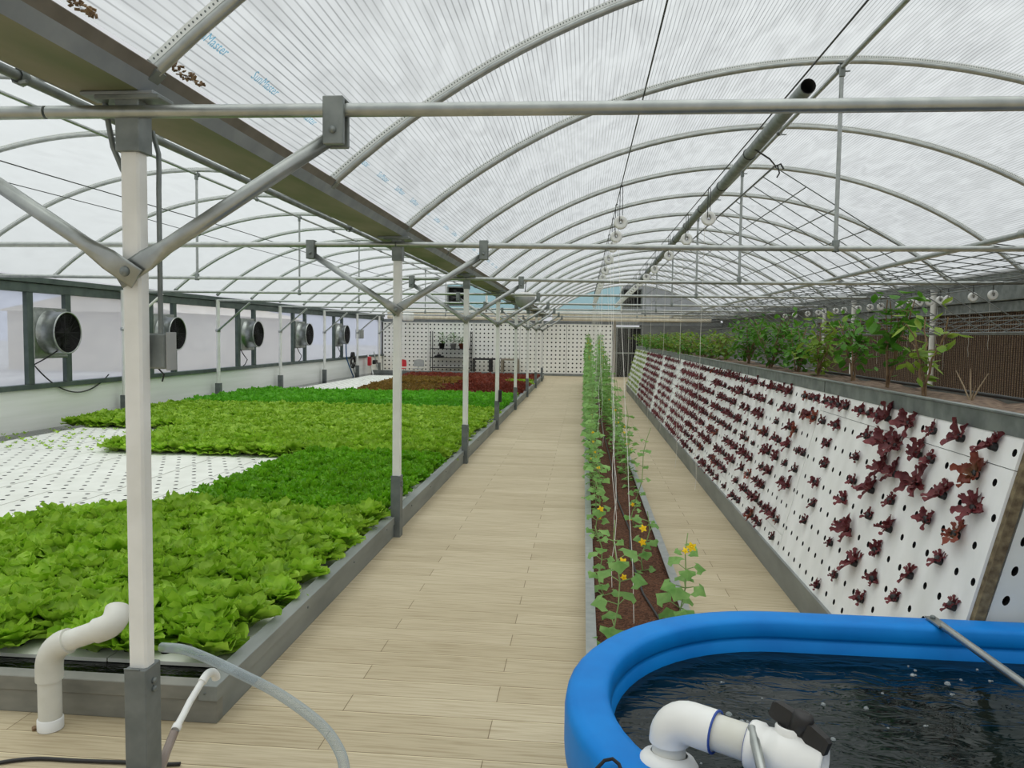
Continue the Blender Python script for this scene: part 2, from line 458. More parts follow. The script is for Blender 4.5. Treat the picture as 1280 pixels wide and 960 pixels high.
def rail_mat():
    m, n, l, b = newmat('perforated_white_rail')
    uv = n.new('ShaderNodeUVMap'); sp = n.new('ShaderNodeSeparateXYZ'); l.new(uv.outputs[0], sp.inputs[0])
    a = n.new('ShaderNodeMath'); a.operation = 'MULTIPLY'; a.inputs[1].default_value = 1/.018; l.new(sp.outputs['X'], a.inputs[0])
    f = n.new('ShaderNodeMath'); f.operation = 'FRACT'; l.new(a.outputs[0], f.inputs[0])
    s = n.new('ShaderNodeMath'); s.operation = 'SUBTRACT'; s.inputs[1].default_value = .5; l.new(f.outputs[0], s.inputs[0])
    v = n.new('ShaderNodeMath'); v.operation = 'SUBTRACT'; v.inputs[1].default_value = .5; l.new(sp.outputs['Y'], v.inputs[0])
    p1 = n.new('ShaderNodeMath'); p1.operation = 'POWER'; p1.inputs[1].default_value = 2; l.new(s.outputs[0], p1.inputs[0])
    p2 = n.new('ShaderNodeMath'); p2.operation = 'POWER'; p2.inputs[1].default_value = 2; l.new(v.outputs[0], p2.inputs[0])
    ad = n.new('ShaderNodeMath'); ad.operation = 'ADD'; l.new(p1.outputs[0], ad.inputs[0]); l.new(p2.outputs[0], ad.inputs[1])
    lt = n.new('ShaderNodeMath'); lt.operation = 'LESS_THAN'; lt.inputs[1].default_value = .035; l.new(ad.outputs[0], lt.inputs[0])
    mx = n.new('ShaderNodeMix'); mx.data_type = 'RGBA'; l.new(lt.outputs[0], mx.inputs[0])
    mx.inputs[6].default_value = rgb(226,229,227); mx.inputs[7].default_value = rgb(96,104,102)
    l.new(mx.outputs[2], b.inputs['Base Color']); b.inputs['Roughness'].default_value = .5
    return m
M['rail'] = rail_mat()
def ink_mat():
    m, n, l, b = newmat('clear_blue_ink'); n.remove(b)
    tp = n.new('ShaderNodeBsdfTransparent'); tp.inputs[0].default_value = (.30,.62,.82,1)
    tl = n.new('ShaderNodeBsdfTranslucent'); tl.inputs[0].default_value = (.3,.62,.82,1)
    ms = n.new('ShaderNodeMixShader'); ms.inputs[0].default_value = .25
    l.new(tp.outputs[0], ms.inputs[1]); l.new(tl.outputs[0], ms.inputs[2]); l.new(ms.outputs[0], n['Material Output'].inputs[0])
    return m
M['print'] = ink_mat()

def water_mat(name, base, scale, strength, spec=.5):
    m, n, l, b = newmat(name)
    b.inputs['Base Color'].default_value = base; b.inputs['Roughness'].default_value = .04
    b.inputs['IOR'].default_value = 1.33; b.inputs['Specular IOR Level'].default_value = spec
    tc = n.new('ShaderNodeTexCoord'); mp = n.new('ShaderNodeMapping'); mp.inputs['Scale'].default_value = (1,2.2,1)
    l.new(tc.outputs['Object'], mp.inputs[0])
    no = n.new('ShaderNodeTexNoise'); no.inputs['Scale'].default_value = scale; no.inputs['Detail'].default_value = 3; no.inputs['Distortion'].default_value = .8
    l.new(mp.outputs[0], no.inputs['Vector'])
    bp = n.new('ShaderNodeBump'); bp.inputs['Strength'].default_value = strength; bp.inputs['Distance'].default_value = .02
    l.new(no.outputs['Fac'], bp.inputs['Height']); l.new(bp.outputs[0], b.inputs['Normal'])
    return m
M['tub_water'] = water_mat('dark_tank_water', rgb(5,20,19), 7, .35)
M['bed_water'] = water_mat('dark_bed_water', rgb(8,10,10), 14, .3)

def pad_mat():
    m, n, l, b = newmat('cellulose_cooling_pad')
    tc = n.new('ShaderNodeTexCoord')
    wv = n.new('ShaderNodeTexWave'); wv.wave_type = 'BANDS'; wv.bands_direction = 'Y'
    wv.inputs['Scale'].default_value = 5.2; wv.inputs['Distortion'].default_value = 1.2; wv.inputs['Detail'].default_value = 2; wv.inputs['Detail Scale'].default_value = 1.5
    mp = n.new('ShaderNodeMapping'); mp.inputs['Scale'].default_value = (1,1,.25)
    l.new(tc.outputs['Object'], mp.inputs[0]); l.new(mp.outputs[0], wv.inputs['Vector'])
    w2 = n.new('ShaderNodeTexWave'); w2.wave_type = 'BANDS'; w2.bands_direction = 'Z'; w2.inputs['Scale'].default_value = 13; w2.inputs['Distortion'].default_value = 3
    l.new(tc.outputs['Object'], w2.inputs['Vector'])
    ml = n.new('ShaderNodeMath'); ml.operation = 'MULTIPLY'
    mr = n.new('ShaderNodeMapRange'); mr.inputs[3].default_value = .55; mr.inputs[4].default_value = 1
    l.new(w2.outputs['Fac'], mr.inputs[0])
    l.new(wv.outputs['Fac'], ml.inputs[0]); l.new(mr.outputs[0], ml.inputs[1])
    rp = n.new('ShaderNodeValToRGB')
    rp.color_ramp.elements[0].color = rgb(50,34,24); rp.color_ramp.elements[1].color = rgb(150,124,100)
    l.new(ml.outputs[0], rp.inputs[0]); l.new(rp.outputs[0], b.inputs['Base Color'])
    b.inputs['Roughness'].default_value = .95
    bp = n.new('ShaderNodeBump'); bp.inputs['Strength'].default_value = 1; bp.inputs['Distance'].default_value = .04
    l.new(ml.outputs[0], bp.inputs['Height']); l.new(bp.outputs[0], b.inputs['Normal'])
    return m
M['pad'] = pad_mat()

def hose_mat():
    m, n, l, b = newmat('clear_vinyl_hose')
    b.inputs['Base Color'].default_value = rgb(176,186,190); b.inputs['Roughness'].default_value = .2
    tp = n.new('ShaderNodeBsdfTransparent'); tp.inputs[0].default_value = (.86,.9,.92,1)
    lw = n.new('ShaderNodeLayerWeight'); lw.inputs[0].default_value = .45
    mr = n.new('ShaderNodeMapRange'); mr.inputs[3].default_value = .22; mr.inputs[4].default_value = .85
    l.new(lw.outputs['Facing'], mr.inputs[0])
    ms = n.new('ShaderNodeMixShader'); l.new(mr.outputs[0], ms.inputs[0])
    l.new(tp.outputs[0], ms.inputs[1]); l.new(b.outputs[0], ms.inputs[2])
    l.new(ms.outputs[0], n['Material Output'].inputs[0])
    return m
M['hose'] = hose_mat()

# ------------------------------------------------------------------ layout constants
Y0, SP = 2.56, 3.78
POST_Y = [Y0+SP*k for k in range(8)]
XP = -1.54
RX, LX = 1.94, -5.2                 # ridge lines of the right and the left bay
XR, XL = 5.5, -8.75                 # right gutter, left wall
YB, YF = -3.0, 33.3                 # back end (behind the camera), far wall
RARC, ZC = 5.175, -1.315               # arch radius and centre height
def arc_z(xc, x, R=RARC):
    return ZC + math.sqrt(max(R*R-(x-xc)**2, 0))

# ------------------------------------------------------------------ the setting
fl = MB(); fl.box((-9.2, YB, -.12), (6.2, YF+.3, 0)); struct('floor', fl, M['planks'])
g = MB(); g.box((-90, -60, -.6), (70, 120, -.15)); struct('ground', g, M['ground'])

def roof(name, xc, mat, x0, x1, R=RARC+.035):
    mb = MB(); nseg = 56; ys = [YB + (YF-YB)*k/40 for k in range(41)]
    a0 = math.asin((x0-xc)/R); a1 = math.asin((x1-xc)/R)
    vs = []; uvs = []
    for y in ys:
        for i in range(nseg+1):
            a = a0+(a1-a0)*i/nseg
            # the sheet sags a little between the arches
            ph = ((y-Y0)/1.89) % 1.0
            sag = .018*math.sin(PI*ph)
            vs.append((xc+(R-sag)*math.sin(a), y, ZC+(R-sag)*math.cos(a))); uvs.append(((a-a0)*R, y))
    fs = []
    for j in range(40):
        for i in range(nseg):
            k = j*(nseg+1)+i
            fs.append((k, k+1, k+nseg+2, k+nseg+1))
    mb.add(vs, fs, True, uvs)
    return struct(name, mb, mat, fix=False)
ceil_r = roof('ceiling', RX, M['roof'], -1.475, 5.365)
ceil_l = roof('ceiling', LX, M['roof_left'], XL+.06, -1.77)

# blue maker's print along the low edge of the right-hand roof sheet
def print_text():
    cu = bpy.data.curves.new('print_font', 'FONT'); cu.body = 'SunMaster'; cu.size = .058; cu.resolution_u = 2
    to = bpy.data.objects.new('print_font', cu); C.objects.link(to)
    bpy.context.view_layer.update()
    dg = bpy.context.evaluated_depsgraph_get()
    me = bpy.data.meshes.new_from_object(to.evaluated_get(dg))
    tv = [tuple(v.co) for v in me.vertices]; tf = [tuple(p.vertices) for p in me.polygons]
    bpy.data.objects.remove(to); bpy.data.meshes.remove(me); bpy.data.curves.remove(cu)
    mb = MB(); R = RARC+.035-.024
    for row, (xx, st) in enumerate(((-1.335, 1.62),)):
        y = st
        while y < 11.5:
            a0 = math.asin((xx-RX)/R)
            vs = []
            for (tx, ty, tz) in tv:
                a = a0 + ty/R
                vs.append((RX+R*math.sin(a), y+tx, ZC+R*math.cos(a)))
            mb.add(vs, tf, False)
            y += .47
    part('printed_text', mb, M['print'], ceil_r, 'blue lettering printed along the roof sheet', fix=False)
print_text()

# left wall: low white wall, sill, header, film windows
mb = MB(); mb.box((XL-.06, YB, 0), (XL, YF, .74))
wl_ = struct('wall_left', mb, M['low_wall'])
mb = MB(); mb.bbox((XL-.08, YB, .74), (XL+.06, YF, .82)); struct('trim_1', mb, M['stud'])
mb = MB(); mb.bbox((XL-.08, YB, 2.28), (XL+.06, YF, 2.42)); mb.bbox((XL-.08, YB, 2.43), (XL+.10, YF, 2.52)); struct('trim_2', mb, M['stud'])
mb = MB(); mb.box((XL-.02, YB, 0.0), (XL+.05, YF, .055)); struct('baseboard_left', mb, M['dark'])
studs = [(11.54,12.45),(15.0,15.9),(19.0,19.95),(22.75,23.75),(26.6,27.5)]
k = 1
edges = [YB]+[y for s in studs for y in s]+[YF]
for i in range(len(edges)-1):
    y0, y1 = edges[i], edges[i+1]
    mb = MB()
    n_ = max(2, int((y1-y0)*3)); vs = []; uvs = []
    for j in range(n_+1):
        for z in (.80, 1.3, 1.8, 2.30):
            y = y0+(y1-y0)*j/n_
            vs.append((XL-.045+.012*math.sin(y*5+z*3), y, z)); uvs.append((z, y))
    fs = [(j*4+q, j*4+q+1, j*4+q+5, j*4+q+4) for j in range(n_) for q in range(3)]
    mb.add(vs, fs, True, uvs)
    struct('window_%d' % k, mb, M['window'], fix=False); k += 1

# far wall: beam, gables, shade
mb = MB(); mb.box((-9.0, YF+.12, -.05), (1.35, YF+.2, 2.35)); mb.box((2.35, YF+.12, -.05), (6, YF+.2, 2.35))
struct('wall_far', mb, M['shade'])
mb = MB(); mb.bbox((-9.0, YF-.02, 2.20), (6, YF+.12, 2.34)); struct('trim_3', mb, M['gutter'])
mb = MB(); mb.bbox((-9.0, YF-.06, 0), (1.3, YF+.02, .1)); struct('baseboard_far', mb, M['curb'])
def gable(name, xc, x0, x1, mat, zbase=2.78, n=14):
    mb = MB(); vs = []; uvs = []
    for i in range(n+1):
        x = x0+(x1-x0)*i/n
        zt = arc_z(xc, x)+.03
        vs += [(x, YF+.06, min(zbase, zt-.005)), (x, YF+.06, zt)]; uvs += [(x, zbase), (x, zt)]
    fs = [(2*i, 2*i+2, 2*i+3, 2*i+1) for i in range(n)]
    mb.add(vs, fs, False, uvs)
    return struct(name, mb, mat, fix=False)
gable('window_12', LX, -8.3, -6.0, M['gable_clear'])
gable('window_13', LX, -5.9, -4.25, M['gable_teal'])
gable('window_14', LX, -4.15, -2.2, M['gable_teal'])
gable('window_15', RX, -1.2, 1.55, M['gable_teal'])
gable('window_16', RX, 1.6, 5.4, M['gable_shade'])
mb = MB()
for x in (-5.95, -4.2, 1.57): mb.bbox((x-.04, YF, 2.7), (x+.04, YF+.1, arc_z(LX if x < 0 else RX, x)))
mb.bbox((-8.6, YF, 2.70), (-1.8, YF+.1, 2.78)); mb.bbox((-1.4, YF, 2.70), (5.4, YF+.1, 2.78))
struct('trim_4', mb, M['white_paint'])
for nm, x0, x1, lb in (('a', -8.5, -1.75, 'pair of beige rolled curtains above the far wall of the left bay'), ('b', -1.35, 5.3, 'pair of beige rolled curtains above the far wall of the right bay')):
    t = thing('rolled_curtain', lb, 'curtain', ((x0+x1)/2, YF-.1, 2.34))
    for z, r in ((2.43, .075), (2.60, .085)):
        mb = MB(); mb.tube([(x0, YF-.09, z), ((x0+x1)/2, YF-.09, z-.01), (x1, YF-.09, z)], r, 14)
        part('roll', mb, M['beige'], t)

# perforated boards -------------------------------------------------------------
def holed(mb, w, h, t, nx, ny, hr, frame, stag=0, seg=10, skip=None):
    """board w x h x t with nx x ny through holes; frame(u, v, d) -> world point, d depth from the face"""
    cw, ch = w/nx, h/ny
    for j in range(ny):
        for i in range(nx):
            cx, cy = (i+.5)*cw, (j+.5)*ch
            if skip and skip(i, j): hx = None
            else: hx = cx + (stag*cw*(.25 if j % 2 else -.25))
            x0, x1, y0, y1 = i*cw, (i+1)*cw, j*ch, (j+1)*ch
            # square outline sampled to match the hole
            sq = []
            for k in range(seg):
                a = 2*PI*(k+.5)/seg
                c, s = math.cos(a), math.sin(a)
                m_ = max(abs(c), abs(s))
                sq.append((cx+c/m_*cw/2, cy+s/m_*ch/2))
            corners = [(x1,y1),(x0,y1),(x0,y0),(x1,y0)]
            if hx is None:
                mb.add([frame(x0,y0,0),frame(x1,y0,0),frame(x1,y1,0),frame(x0,y1,0)], [(0,1,2,3)], False); continue
            ring = [(hx+hr*math.cos(2*PI*(k+.5)/seg), cy+hr*math.sin(2*PI*(k+.5)/seg)) for k in range(seg)]
            vs = [frame(p[0],p[1],0) for p in sq] + [frame(p[0],p[1],0) for p in ring] + [frame(p[0],p[1],t) for p in ring] + [frame(p[0],p[1],0) for p in corners]
            fs = []; wf = []
            for k in range(seg):
                q = (k+1) % seg
                a0, a1 = sq[k], sq[q]
                onx = abs(abs(a0[0]-cx)-cw/2) < 1e-6; ony = abs(abs(a1[1]-cy)-ch/2) < 1e-6
                fs.append((k, q, seg+q, seg+k))
                wf.append((seg+k, seg+q, 2*seg+q, 2*seg+k))
                same = (abs(a0[0]-a1[0]) < 1e-6) or (abs(a0[1]-a1[1]) < 1e-6)
                if not same:
                    mx_, my_ = (a0[0]+a1[0])/2-cx, (a0[1]+a1[1])/2-cy
                    ci = 0 if (mx_ > 0 and my_ > 0) else 1 if my_ > 0 else 2 if mx_ < 0 else 3
                    fs.append((k, 3*seg+ci, q))
            mb.add(vs, fs, False); mb.add(vs, wf, False, mi=1)  # hole walls painted dark, standing in for the shade inside the holes
    # sides
    o = [(0,0),(w,0),(w,h),(0,h)]
    vs = [frame(p[0],p[1],0) for p in o]+[frame(p[0],p[1],t) for p in o]
    mb.add(vs, [(0,1,5,4),(1,2,6,5),(2,3,7,6),(3,0,4,7)], False)
    return mb

# far-wall boards: five sheets of drilled white board standing on end
fx = [-8.72, -6.72, -4.72, -2.72, -.72, 1.22]
lab = ['in the left corner', 'behind the red chair and the shelf', 'behind the black table', 'behind the row of posts', 'at the end of the walkway']
for i in range(5):
    w = fx[i+1]-fx[i]-.012; mb = MB()
    yy = YF-.03
    holed(mb, w, 2.12, .03, 11, 12, .035, lambda u, v, d: (fx[i]+u, yy+d, .1+v), seg=8)
    solo('perforated_board', mb, [M['foam_wall'], M['dark']], (fx[i], yy, .1), 'tall white drilled board on the far wall, '+lab[i], 'wall board', 'drilled boards on the far wall')
mb = MB(); mb.box((-8.8, YF+.06, .05), (1.25, YF+.08, 2.25)); struct('wall_far', mb, M['dark'])
mb = MB(); mb.bbox((1.24, YF-.08, 0), (1.36, YF+.1, 2.34)); struct('trim_5', mb, M['taupe'])
dr = MB(); dr.box((1.36, YF+.02, 0), (2.4, YF+.06, 2.1)); d_ = struct('door_1', dr, M['dark'])
mb = MB()
for z in (1.02, 2.1): mb.box((1.36, YF-.03, z-.03), (2.4, YF+.01, z+.03))
for x in (1.40, 1.9): mb.box((x-.02, YF-.02, 0), (x+.02, YF+.01, 2.1))
part('door_frame', mb, M['galv'], d_)
mb = MB(); mb.box((2.4, YF-.01, 0), (5.7, YF+.05, 2.75)); struct('wall_far', mb, M['shade'])
# right wall
mb = MB(); mb.box((5.745, YB, 0), (5.8, YF, .7)); struct('wall_right', mb, M['low_wall'])
mb = MB(); mb.box((5.785, 19.4, .7), (5.82, YF, 2.5)); struct('wall_right', mb, M['shade'])
cp = thing('cooling_pad', 'long brown corrugated cooling pad in a grey metal frame on the right wall', 'cooling pad', (5.7, 10, .7))
mb = MB(); mb.box((5.60, YB, .78), (5.74, 19.3, 2.12)); part('pad', mb, M['pad'], cp, 'brown corrugated cellulose pad')
mb = MB(); mb.bbox((5.52, YB, 2.10), (5.74, 19.3, 2.24)); mb.bbox((5.46, YB, 2.25), (5.74, 19.3, 2.495)); part('header', mb, M['galv_dark'], cp)
mb = MB(); mb.bbox((5.54, YB, .66), (5.74, 19.3, .80)); part('sump', mb, M['galv_dark'], cp)

# ------------------------------------------------------------------ frame of the greenhouse
gt = thing('gutter', 'long grey steel gutter with a mossy underside running over the centre posts', 'gutter', (-1.62, 10, 2.5))
GY0, GY1 = YB, YF-.1
mb = MB(); mb.prism([(-1.75,2.50),(-1.49,2.50),(-1.49,2.506),(-1.75,2.506)], GY0, GY1); part('base', mb, M['gutter_base'], gt, 'green and brown stained underside')
mb = MB(); mb.prism([(-1.49,2.498),(-1.463,2.546),(-1.470,2.550),(-1.497,2.505)], GY0, GY1)
mb.prism([(-1.75,2.498),(-1.785,2.558),(-1.778,2.562),(-1.743,2.505)], GY0, GY1); part('side', mb, M['gutter'], gt)
mb = MB(); mb.prism([(-1.463,2.546),(-1.440,2.580),(-1.446,2.586),(-1.470,2.552)], GY0, GY1)
mb.prism([(-1.785,2.556),(-1.82,2.600),(-1.814,2.606),(-1.778,2.564)], GY0, GY1); part('lip', mb, M['gutter_lip'], gt)
for y in POST_Y:
    mb = MB(); mb.bbox((-1.70, y-.05, 2.485), (-1.44, y+.05, 2.499))
    part('joint_plate', mb, M['gutter'], gt)
# edge gutters of both bays
gs = thing('gutter', 'grey steel gutter along the top of the brown cooling pad', 'gutter', (5.6, 10, 2.44))
mb = MB(); mb.prism([(5.42,2.50),(5.74,2.50),(5.78,2.64),(5.38,2.64),(5.40,2.60)], YB, YF-.1); part('channel', mb, M['galv_dark'], gs)
for k in range(10):
    mb = MB(); mb.bbox((5.44, Y0+SP*(k-1)-.05, 2.42), (5.74, Y0+SP*(k-1)+.05, 2.5)); part('bracket', mb, M['galv_dark'], gs)

def arch(xc, y, side, k):
    label = '%s roof arch of the %s bay counted from the camera' % (ORD[k], side)
    x0, x1 = (-1.465, 5.345) if side == 'right' else (XL+.14, -1.79)
    a0 = math.asin((x0-xc)/RARC); a1 = math.asin((x1-xc)/RARC)
    t = thing('roof_arch', label, 'roof arch', (xc, y, ZC+RARC), 'roof arches of the %s bay' % side)
    N = 40
    pts = [(xc+(RARC-.012)*math.sin(a0+(a1-a0)*i/N), y, ZC+(RARC-.012)*math.cos(a0+(a1-a0)*i/N)) for i in range(N+1)]
    mb = MB(); mb.tube(pts, .021, 8); part('hoop', mb, M['galv'], t, fix=False)
    mb = MB(); vs = []; uvs = []
    prof = [(-.014, .004), (-.014, .030), (.014, .030), (.014, .004)]
    for i in range(N+1):
        a = a0+(a1-a0)*i/N
        for j, (dy, dr_) in enumerate(prof):
            r = RARC+dr_
            vs.append((xc+r*math.sin(a), y+dy, ZC+r*math.cos(a)))
            uvs.append(((a-a0)*RARC, (0, 1, 0, 1)[j]))
    fs = [(i*4+j, i*4+(j+1) % 4, i*4+4+(j+1) % 4, i*4+4+j) for i in range(N) for j in range(4)]
    mb.add(vs, fs, False, uvs); part('lock_channel', mb, M['rail'], t, 'white perforated film lock channel', fix=False)
    for a, sx in ((a0, 1), (a1, -1)):
        x = xc+RARC*math.sin(a); z = ZC+RARC*math.cos(a)
        mb = MB(); mb.obox((x-sx*.005, y, z-.012), (.024, .03, .026), Matrix.Rotation(a, 3, 'Y'))
        part('foot_bracket', mb, M['galv_dark'], t)
    return t
AY = [Y0+1.89*k for k in range(0, 17)]
for k, y in enumerate(AY):
    arch(RX, y, 'right', k); arch(LX, y, 'left', k)
    # clips stay with the arches; purlins follow below

# ridge purlins and side purlins
def purlin(x, z, r, label, clips, mat='galv'):
    t = thing('purlin', label, 'purlin', (x, 10, z), 'purlins under the roof arches')
    mb = MB(); mb.tube([(x, YB, z), (x, 8, z), (x, 20, z), (x, YF, z)], r, 8); part('tube', mb, M[mat], t)
    for y in AY:
        mb = MB()
        mb.lathe([(r+.006,-.02),(r+.012,-.012),(r+.012,.012),(r+.006,.02)], (x, y+.02, z), (0,1,0), 8)
        mb.tube([(x, y+.02, z+r), (x, y+.005, z+r+.03)], .008, 6)
        mb.tube([(x+.02, y-.01, z-r-.008), (x+.06, y-.03, z-r-.012)], .006, 6)
        part('clip', mb, M['galv_dark'], t)
purlin(RX, ZC+RARC-.065, .019, 'steel ridge purlin of the right bay above the wide pipe', AY)
purlin(LX, ZC+RARC-.065, .019, 'steel ridge purlin of the left bay', AY)
purlin(-1.96, 2.57, .019, 'steel purlin of the left bay running just beside the centre gutter', AY, 'galv_dark')

# posts --------------------------------------------------------------------------
POSTLAB = ['nearest white centre post, standing on the front corner of the lettuce bed', 'second white centre post, beside the near dark green lettuce', 'third white centre post from the camera, beside the far light green lettuce',
  'fourth white centre post, carrying a small black box', 'fifth white centre post from the camera', 'sixth white centre post from the camera', 'seventh white centre post from the camera', 'eighth and farthest white centre post']
HB, HBAR = 1.897, 2.43
def post(k, y):
    t = thing('support_post', POSTLAB[k], 'post', (XP, y, 0), 'white posts along the lettuce bed')
    mb = MB(); mb.bbox((XP-.033, y-.03, .42), (XP+.033, y+.03, 2.33), .008); part('shaft', mb, M['white_paint'], t)
    mb = MB(); mb.bbox((XP-.040, y-.048, -.01), (XP+.040, y+.05, .515), .003); mb.bbox((XP-.038, y-.052, .515), (XP+.02, y-.046, .52), .001); part('sleeve', mb, M['grey_sleeve'], t, 'grey steel foot sleeve')
    mb = MB()
    for z in (.46, .43): mb.lathe([(.0,.0),(.011,.0),(.011,.008),(.006,.012),(0,.012)], (XP+.04, y, z), (1,0,0), 8)
    part('bolt', mb, M['galv_dark'], t)
    mb = MB(); mb.bbox((XP-.041, y-.042, 2.30), (XP+.043, y+.042, 2.485), .003); mb.bbox((XP-.11, y-.05, 2.47), (XP+.12, y+.05, 2.487)); part('head_bracket', mb, M['galv_dark'], t)
    for sx in (-1, 1):
        yb = y-.045-(.012 if sx < 0 else 0)
        b0 = Vector((XP, yb, HB)); b1 = Vector((XP+sx*.72, yb+.02, HBAR-.075))
        d = (b1-b0).normalized()
        mb = MB()
        # flattened foot that runs into a round tube
        n_ = 12; secs = []
        L_ = (b1-b0).length
        ups = Vector((0,1,0)); sd = d.cross(ups).normalized()
        vs = []; ss = [(-.045,.036,.004),(.075,.036,.004),(.16,.026,.024),(L_-.02,.025,.025)]
        for (s, wa, wb) in ss:
            for j in range(n_):
                a = 2*PI*j/n_
                ca, sa = math.cos(a), math.sin(a)
                if wb < .01:
                    ca = max(-1, min(1, ca*1.5)); sa = max(-1, min(1, sa*1.5))
                vs.append(b0+d*s+sd*(ca*wa)+ups*(sa*wb))
        fs = [(i*n_+j, i*n_+(j+1) % n_, i*n_+n_+(j+1) % n_, i*n_+n_+j) for i in range(len(ss)-1) for j in range(n_)]
        fs += [tuple(reversed(range(n_))), tuple((len(ss)-1)*n_+j for j in range(n_))]
        mb.add(vs, fs, True)
        br = part('brace', mb, M['galv'], t)
        mb = MB(); mb.bbox((b1.x-.034, y-.075, b1.z-.045), (b1.x+.034, y-.052, HBAR+.03), .003); mb.bbox((b1.x-.034, y-.02, b1.z-.045), (b1.x+.034, y+.0, HBAR+.03), .003)
        mb.bbox((b1.x-.034, y-.075, HBAR+.024), (b1.x+.034, y+.0, HBAR+.034), .003)
        mb.lathe([(0,0),(.012,0),(.012,.008),(0,.011)], (b1.x, y-.074, b1.z), (0,-1,0), 8)
        part('clamp', mb, M['galv_dark'], br)
    mb = MB(); mb.lathe([(0,0),(.017,0),(.017,.008),(.012,.014),(0,.016)], (XP, y-.062, HB), (0,-1,0), 10); part('pivot_bolt', mb, M['galv_dark'], t)
    return t
posts = [post(k, y) for k, y in enumerate(POST_Y)]

# cross bars with hanging posts -----------------------------------------------------
for k, y in enumerate(POST_Y):
    for side in ('right', 'left'):
        x0, x1, xc = (XP-.28 if k == 0 else XP+.0, XR, RX) if side == 'right' else (XL+.08, XP-.29 if k == 0 else XP-.01, LX)
        t = thing('cross_bar', '%s horizontal steel cross bar of the %s bay counted from the camera' % (ORD[k], side), 'cross bar', (xc, y-.037, HBAR), 'cross bars of the %s bay' % side)
        N = 16
        sag = (.012, .022, .03, .01, .015, .01, .01, .01)[k]
        pts = [(x0+(x1-x0)*i/N, y-.037, HBAR+.002-sag*math.sin(PI*i/N)*(1 if side == 'right' else .5)) for i in range(N+1)]
        mb = MB(); mb.tube(pts, .0225, 12)
        part('bar', mb, M['galv'], t)
        if k > 0:
            mb = MB(); mb.tube([(xc, y-.03, HBAR-.015), (xc, y-.02, ZC+RARC-.06)], .017, 10); part('hanger', mb, M['galv'], t)
            mb = MB(); mb.lathe([(.026,-.045),(.03,-.04),(.03,.04),(.026,.045)], (xc, y-.035, HBAR), (0,0,1), 10); part('hanger_clamp', mb, M['galv_dark'], t)
            mb = MB(); mb.bbox((xc-.02, y-.045, ZC+RARC-.14), (xc+.02, y-.01, ZC+RARC-.05)); part('hanger_clamp', mb, M['galv_dark'], t)

# slender wires under the roof
def wire(x, z, label, r=.004, y0=1.0, y1=30.0, sag=.05):
    mb = MB(); N = 20
    mb.tube([(x, y0+(y1-y0)*i/N, z-sag*math.sin(PI*((i*4.0/N) % 1.0))) for i in range(N+1)], r, 6)
    return solo('suspension_wire', mb, M['wire'], (x, (y0+y1)/2, z), label, 'wire')
wire(.31, 3.06, 'thin dark wire carrying the left row of white spools', .0045, 1.2, 27, 0)
wire(1.05, 2.99, 'thin dark wire carrying the right row of white spools', .0045, 1.2, 27, 0)
wire(-2.35, 2.78, 'thin dark wire of the left bay closest to the centre gutter', .004, .5, 30, .02)
wire(-3.6, 2.75, 'thin dark wire of the left bay between its ridge and the gutter', .004, .5, 30, .02)
wire(-4.9, 2.95, 'thin dark wire of the left bay just beside its ridge', .004, .5, 30, .02)

# left wall columns ---------------------------------------------------------------
CL = ['nearest', 'second', 'third', 'fourth', 'fifth', 'sixth']
for k in range(6):
    y = 13.87+SP*k-(0.6 if k == 5 else 0); x = -8.6
    t = thing('wall_column', '%s slim white column along the left wall' % CL[k], 'column', (x, y, 0), 'slim white columns by the left wall')
    mb = MB(); mb.tube([(x, y, .1), (x, y, 2.44)], .045, 10); part('shaft', mb, M['white_paint'], t)
    mb = MB(); mb.bbox((x-.06, y-.06, 0), (x+.06, y+.06, .48)); part('sleeve', mb, M['grey_sleeve'], t)
    mb = MB(); mb.tube([(x+.02, y-.05, 1.72), (x+.80, y-.05, 2.38)], .024, 8); part('brace', mb, M['white_paint'] if k == 0 else M['galv'], t)
    mb = MB(); mb.lathe([(.056,-.03),(.06,-.02),(.06,.02),(.056,.03)], (x, y, 1.72), (0,0,1), 10); part('collar', mb, M['galv'], t)
n = 0
for (a, b) in studs:
    for y in (a, b):
        mb = MB(); mb.bbox((XL-.03, y-.07, .82), (XL+.05, y+.07, 2.30), .006)
        solo('wall_stud', mb, M['stud'], (XL, y, .82), 'dark stud on the %s side of the %s exhaust fan' % ('near' if y == a else 'far', CL[n]), 'stud', 'dark studs of the left wall')
    n += 1

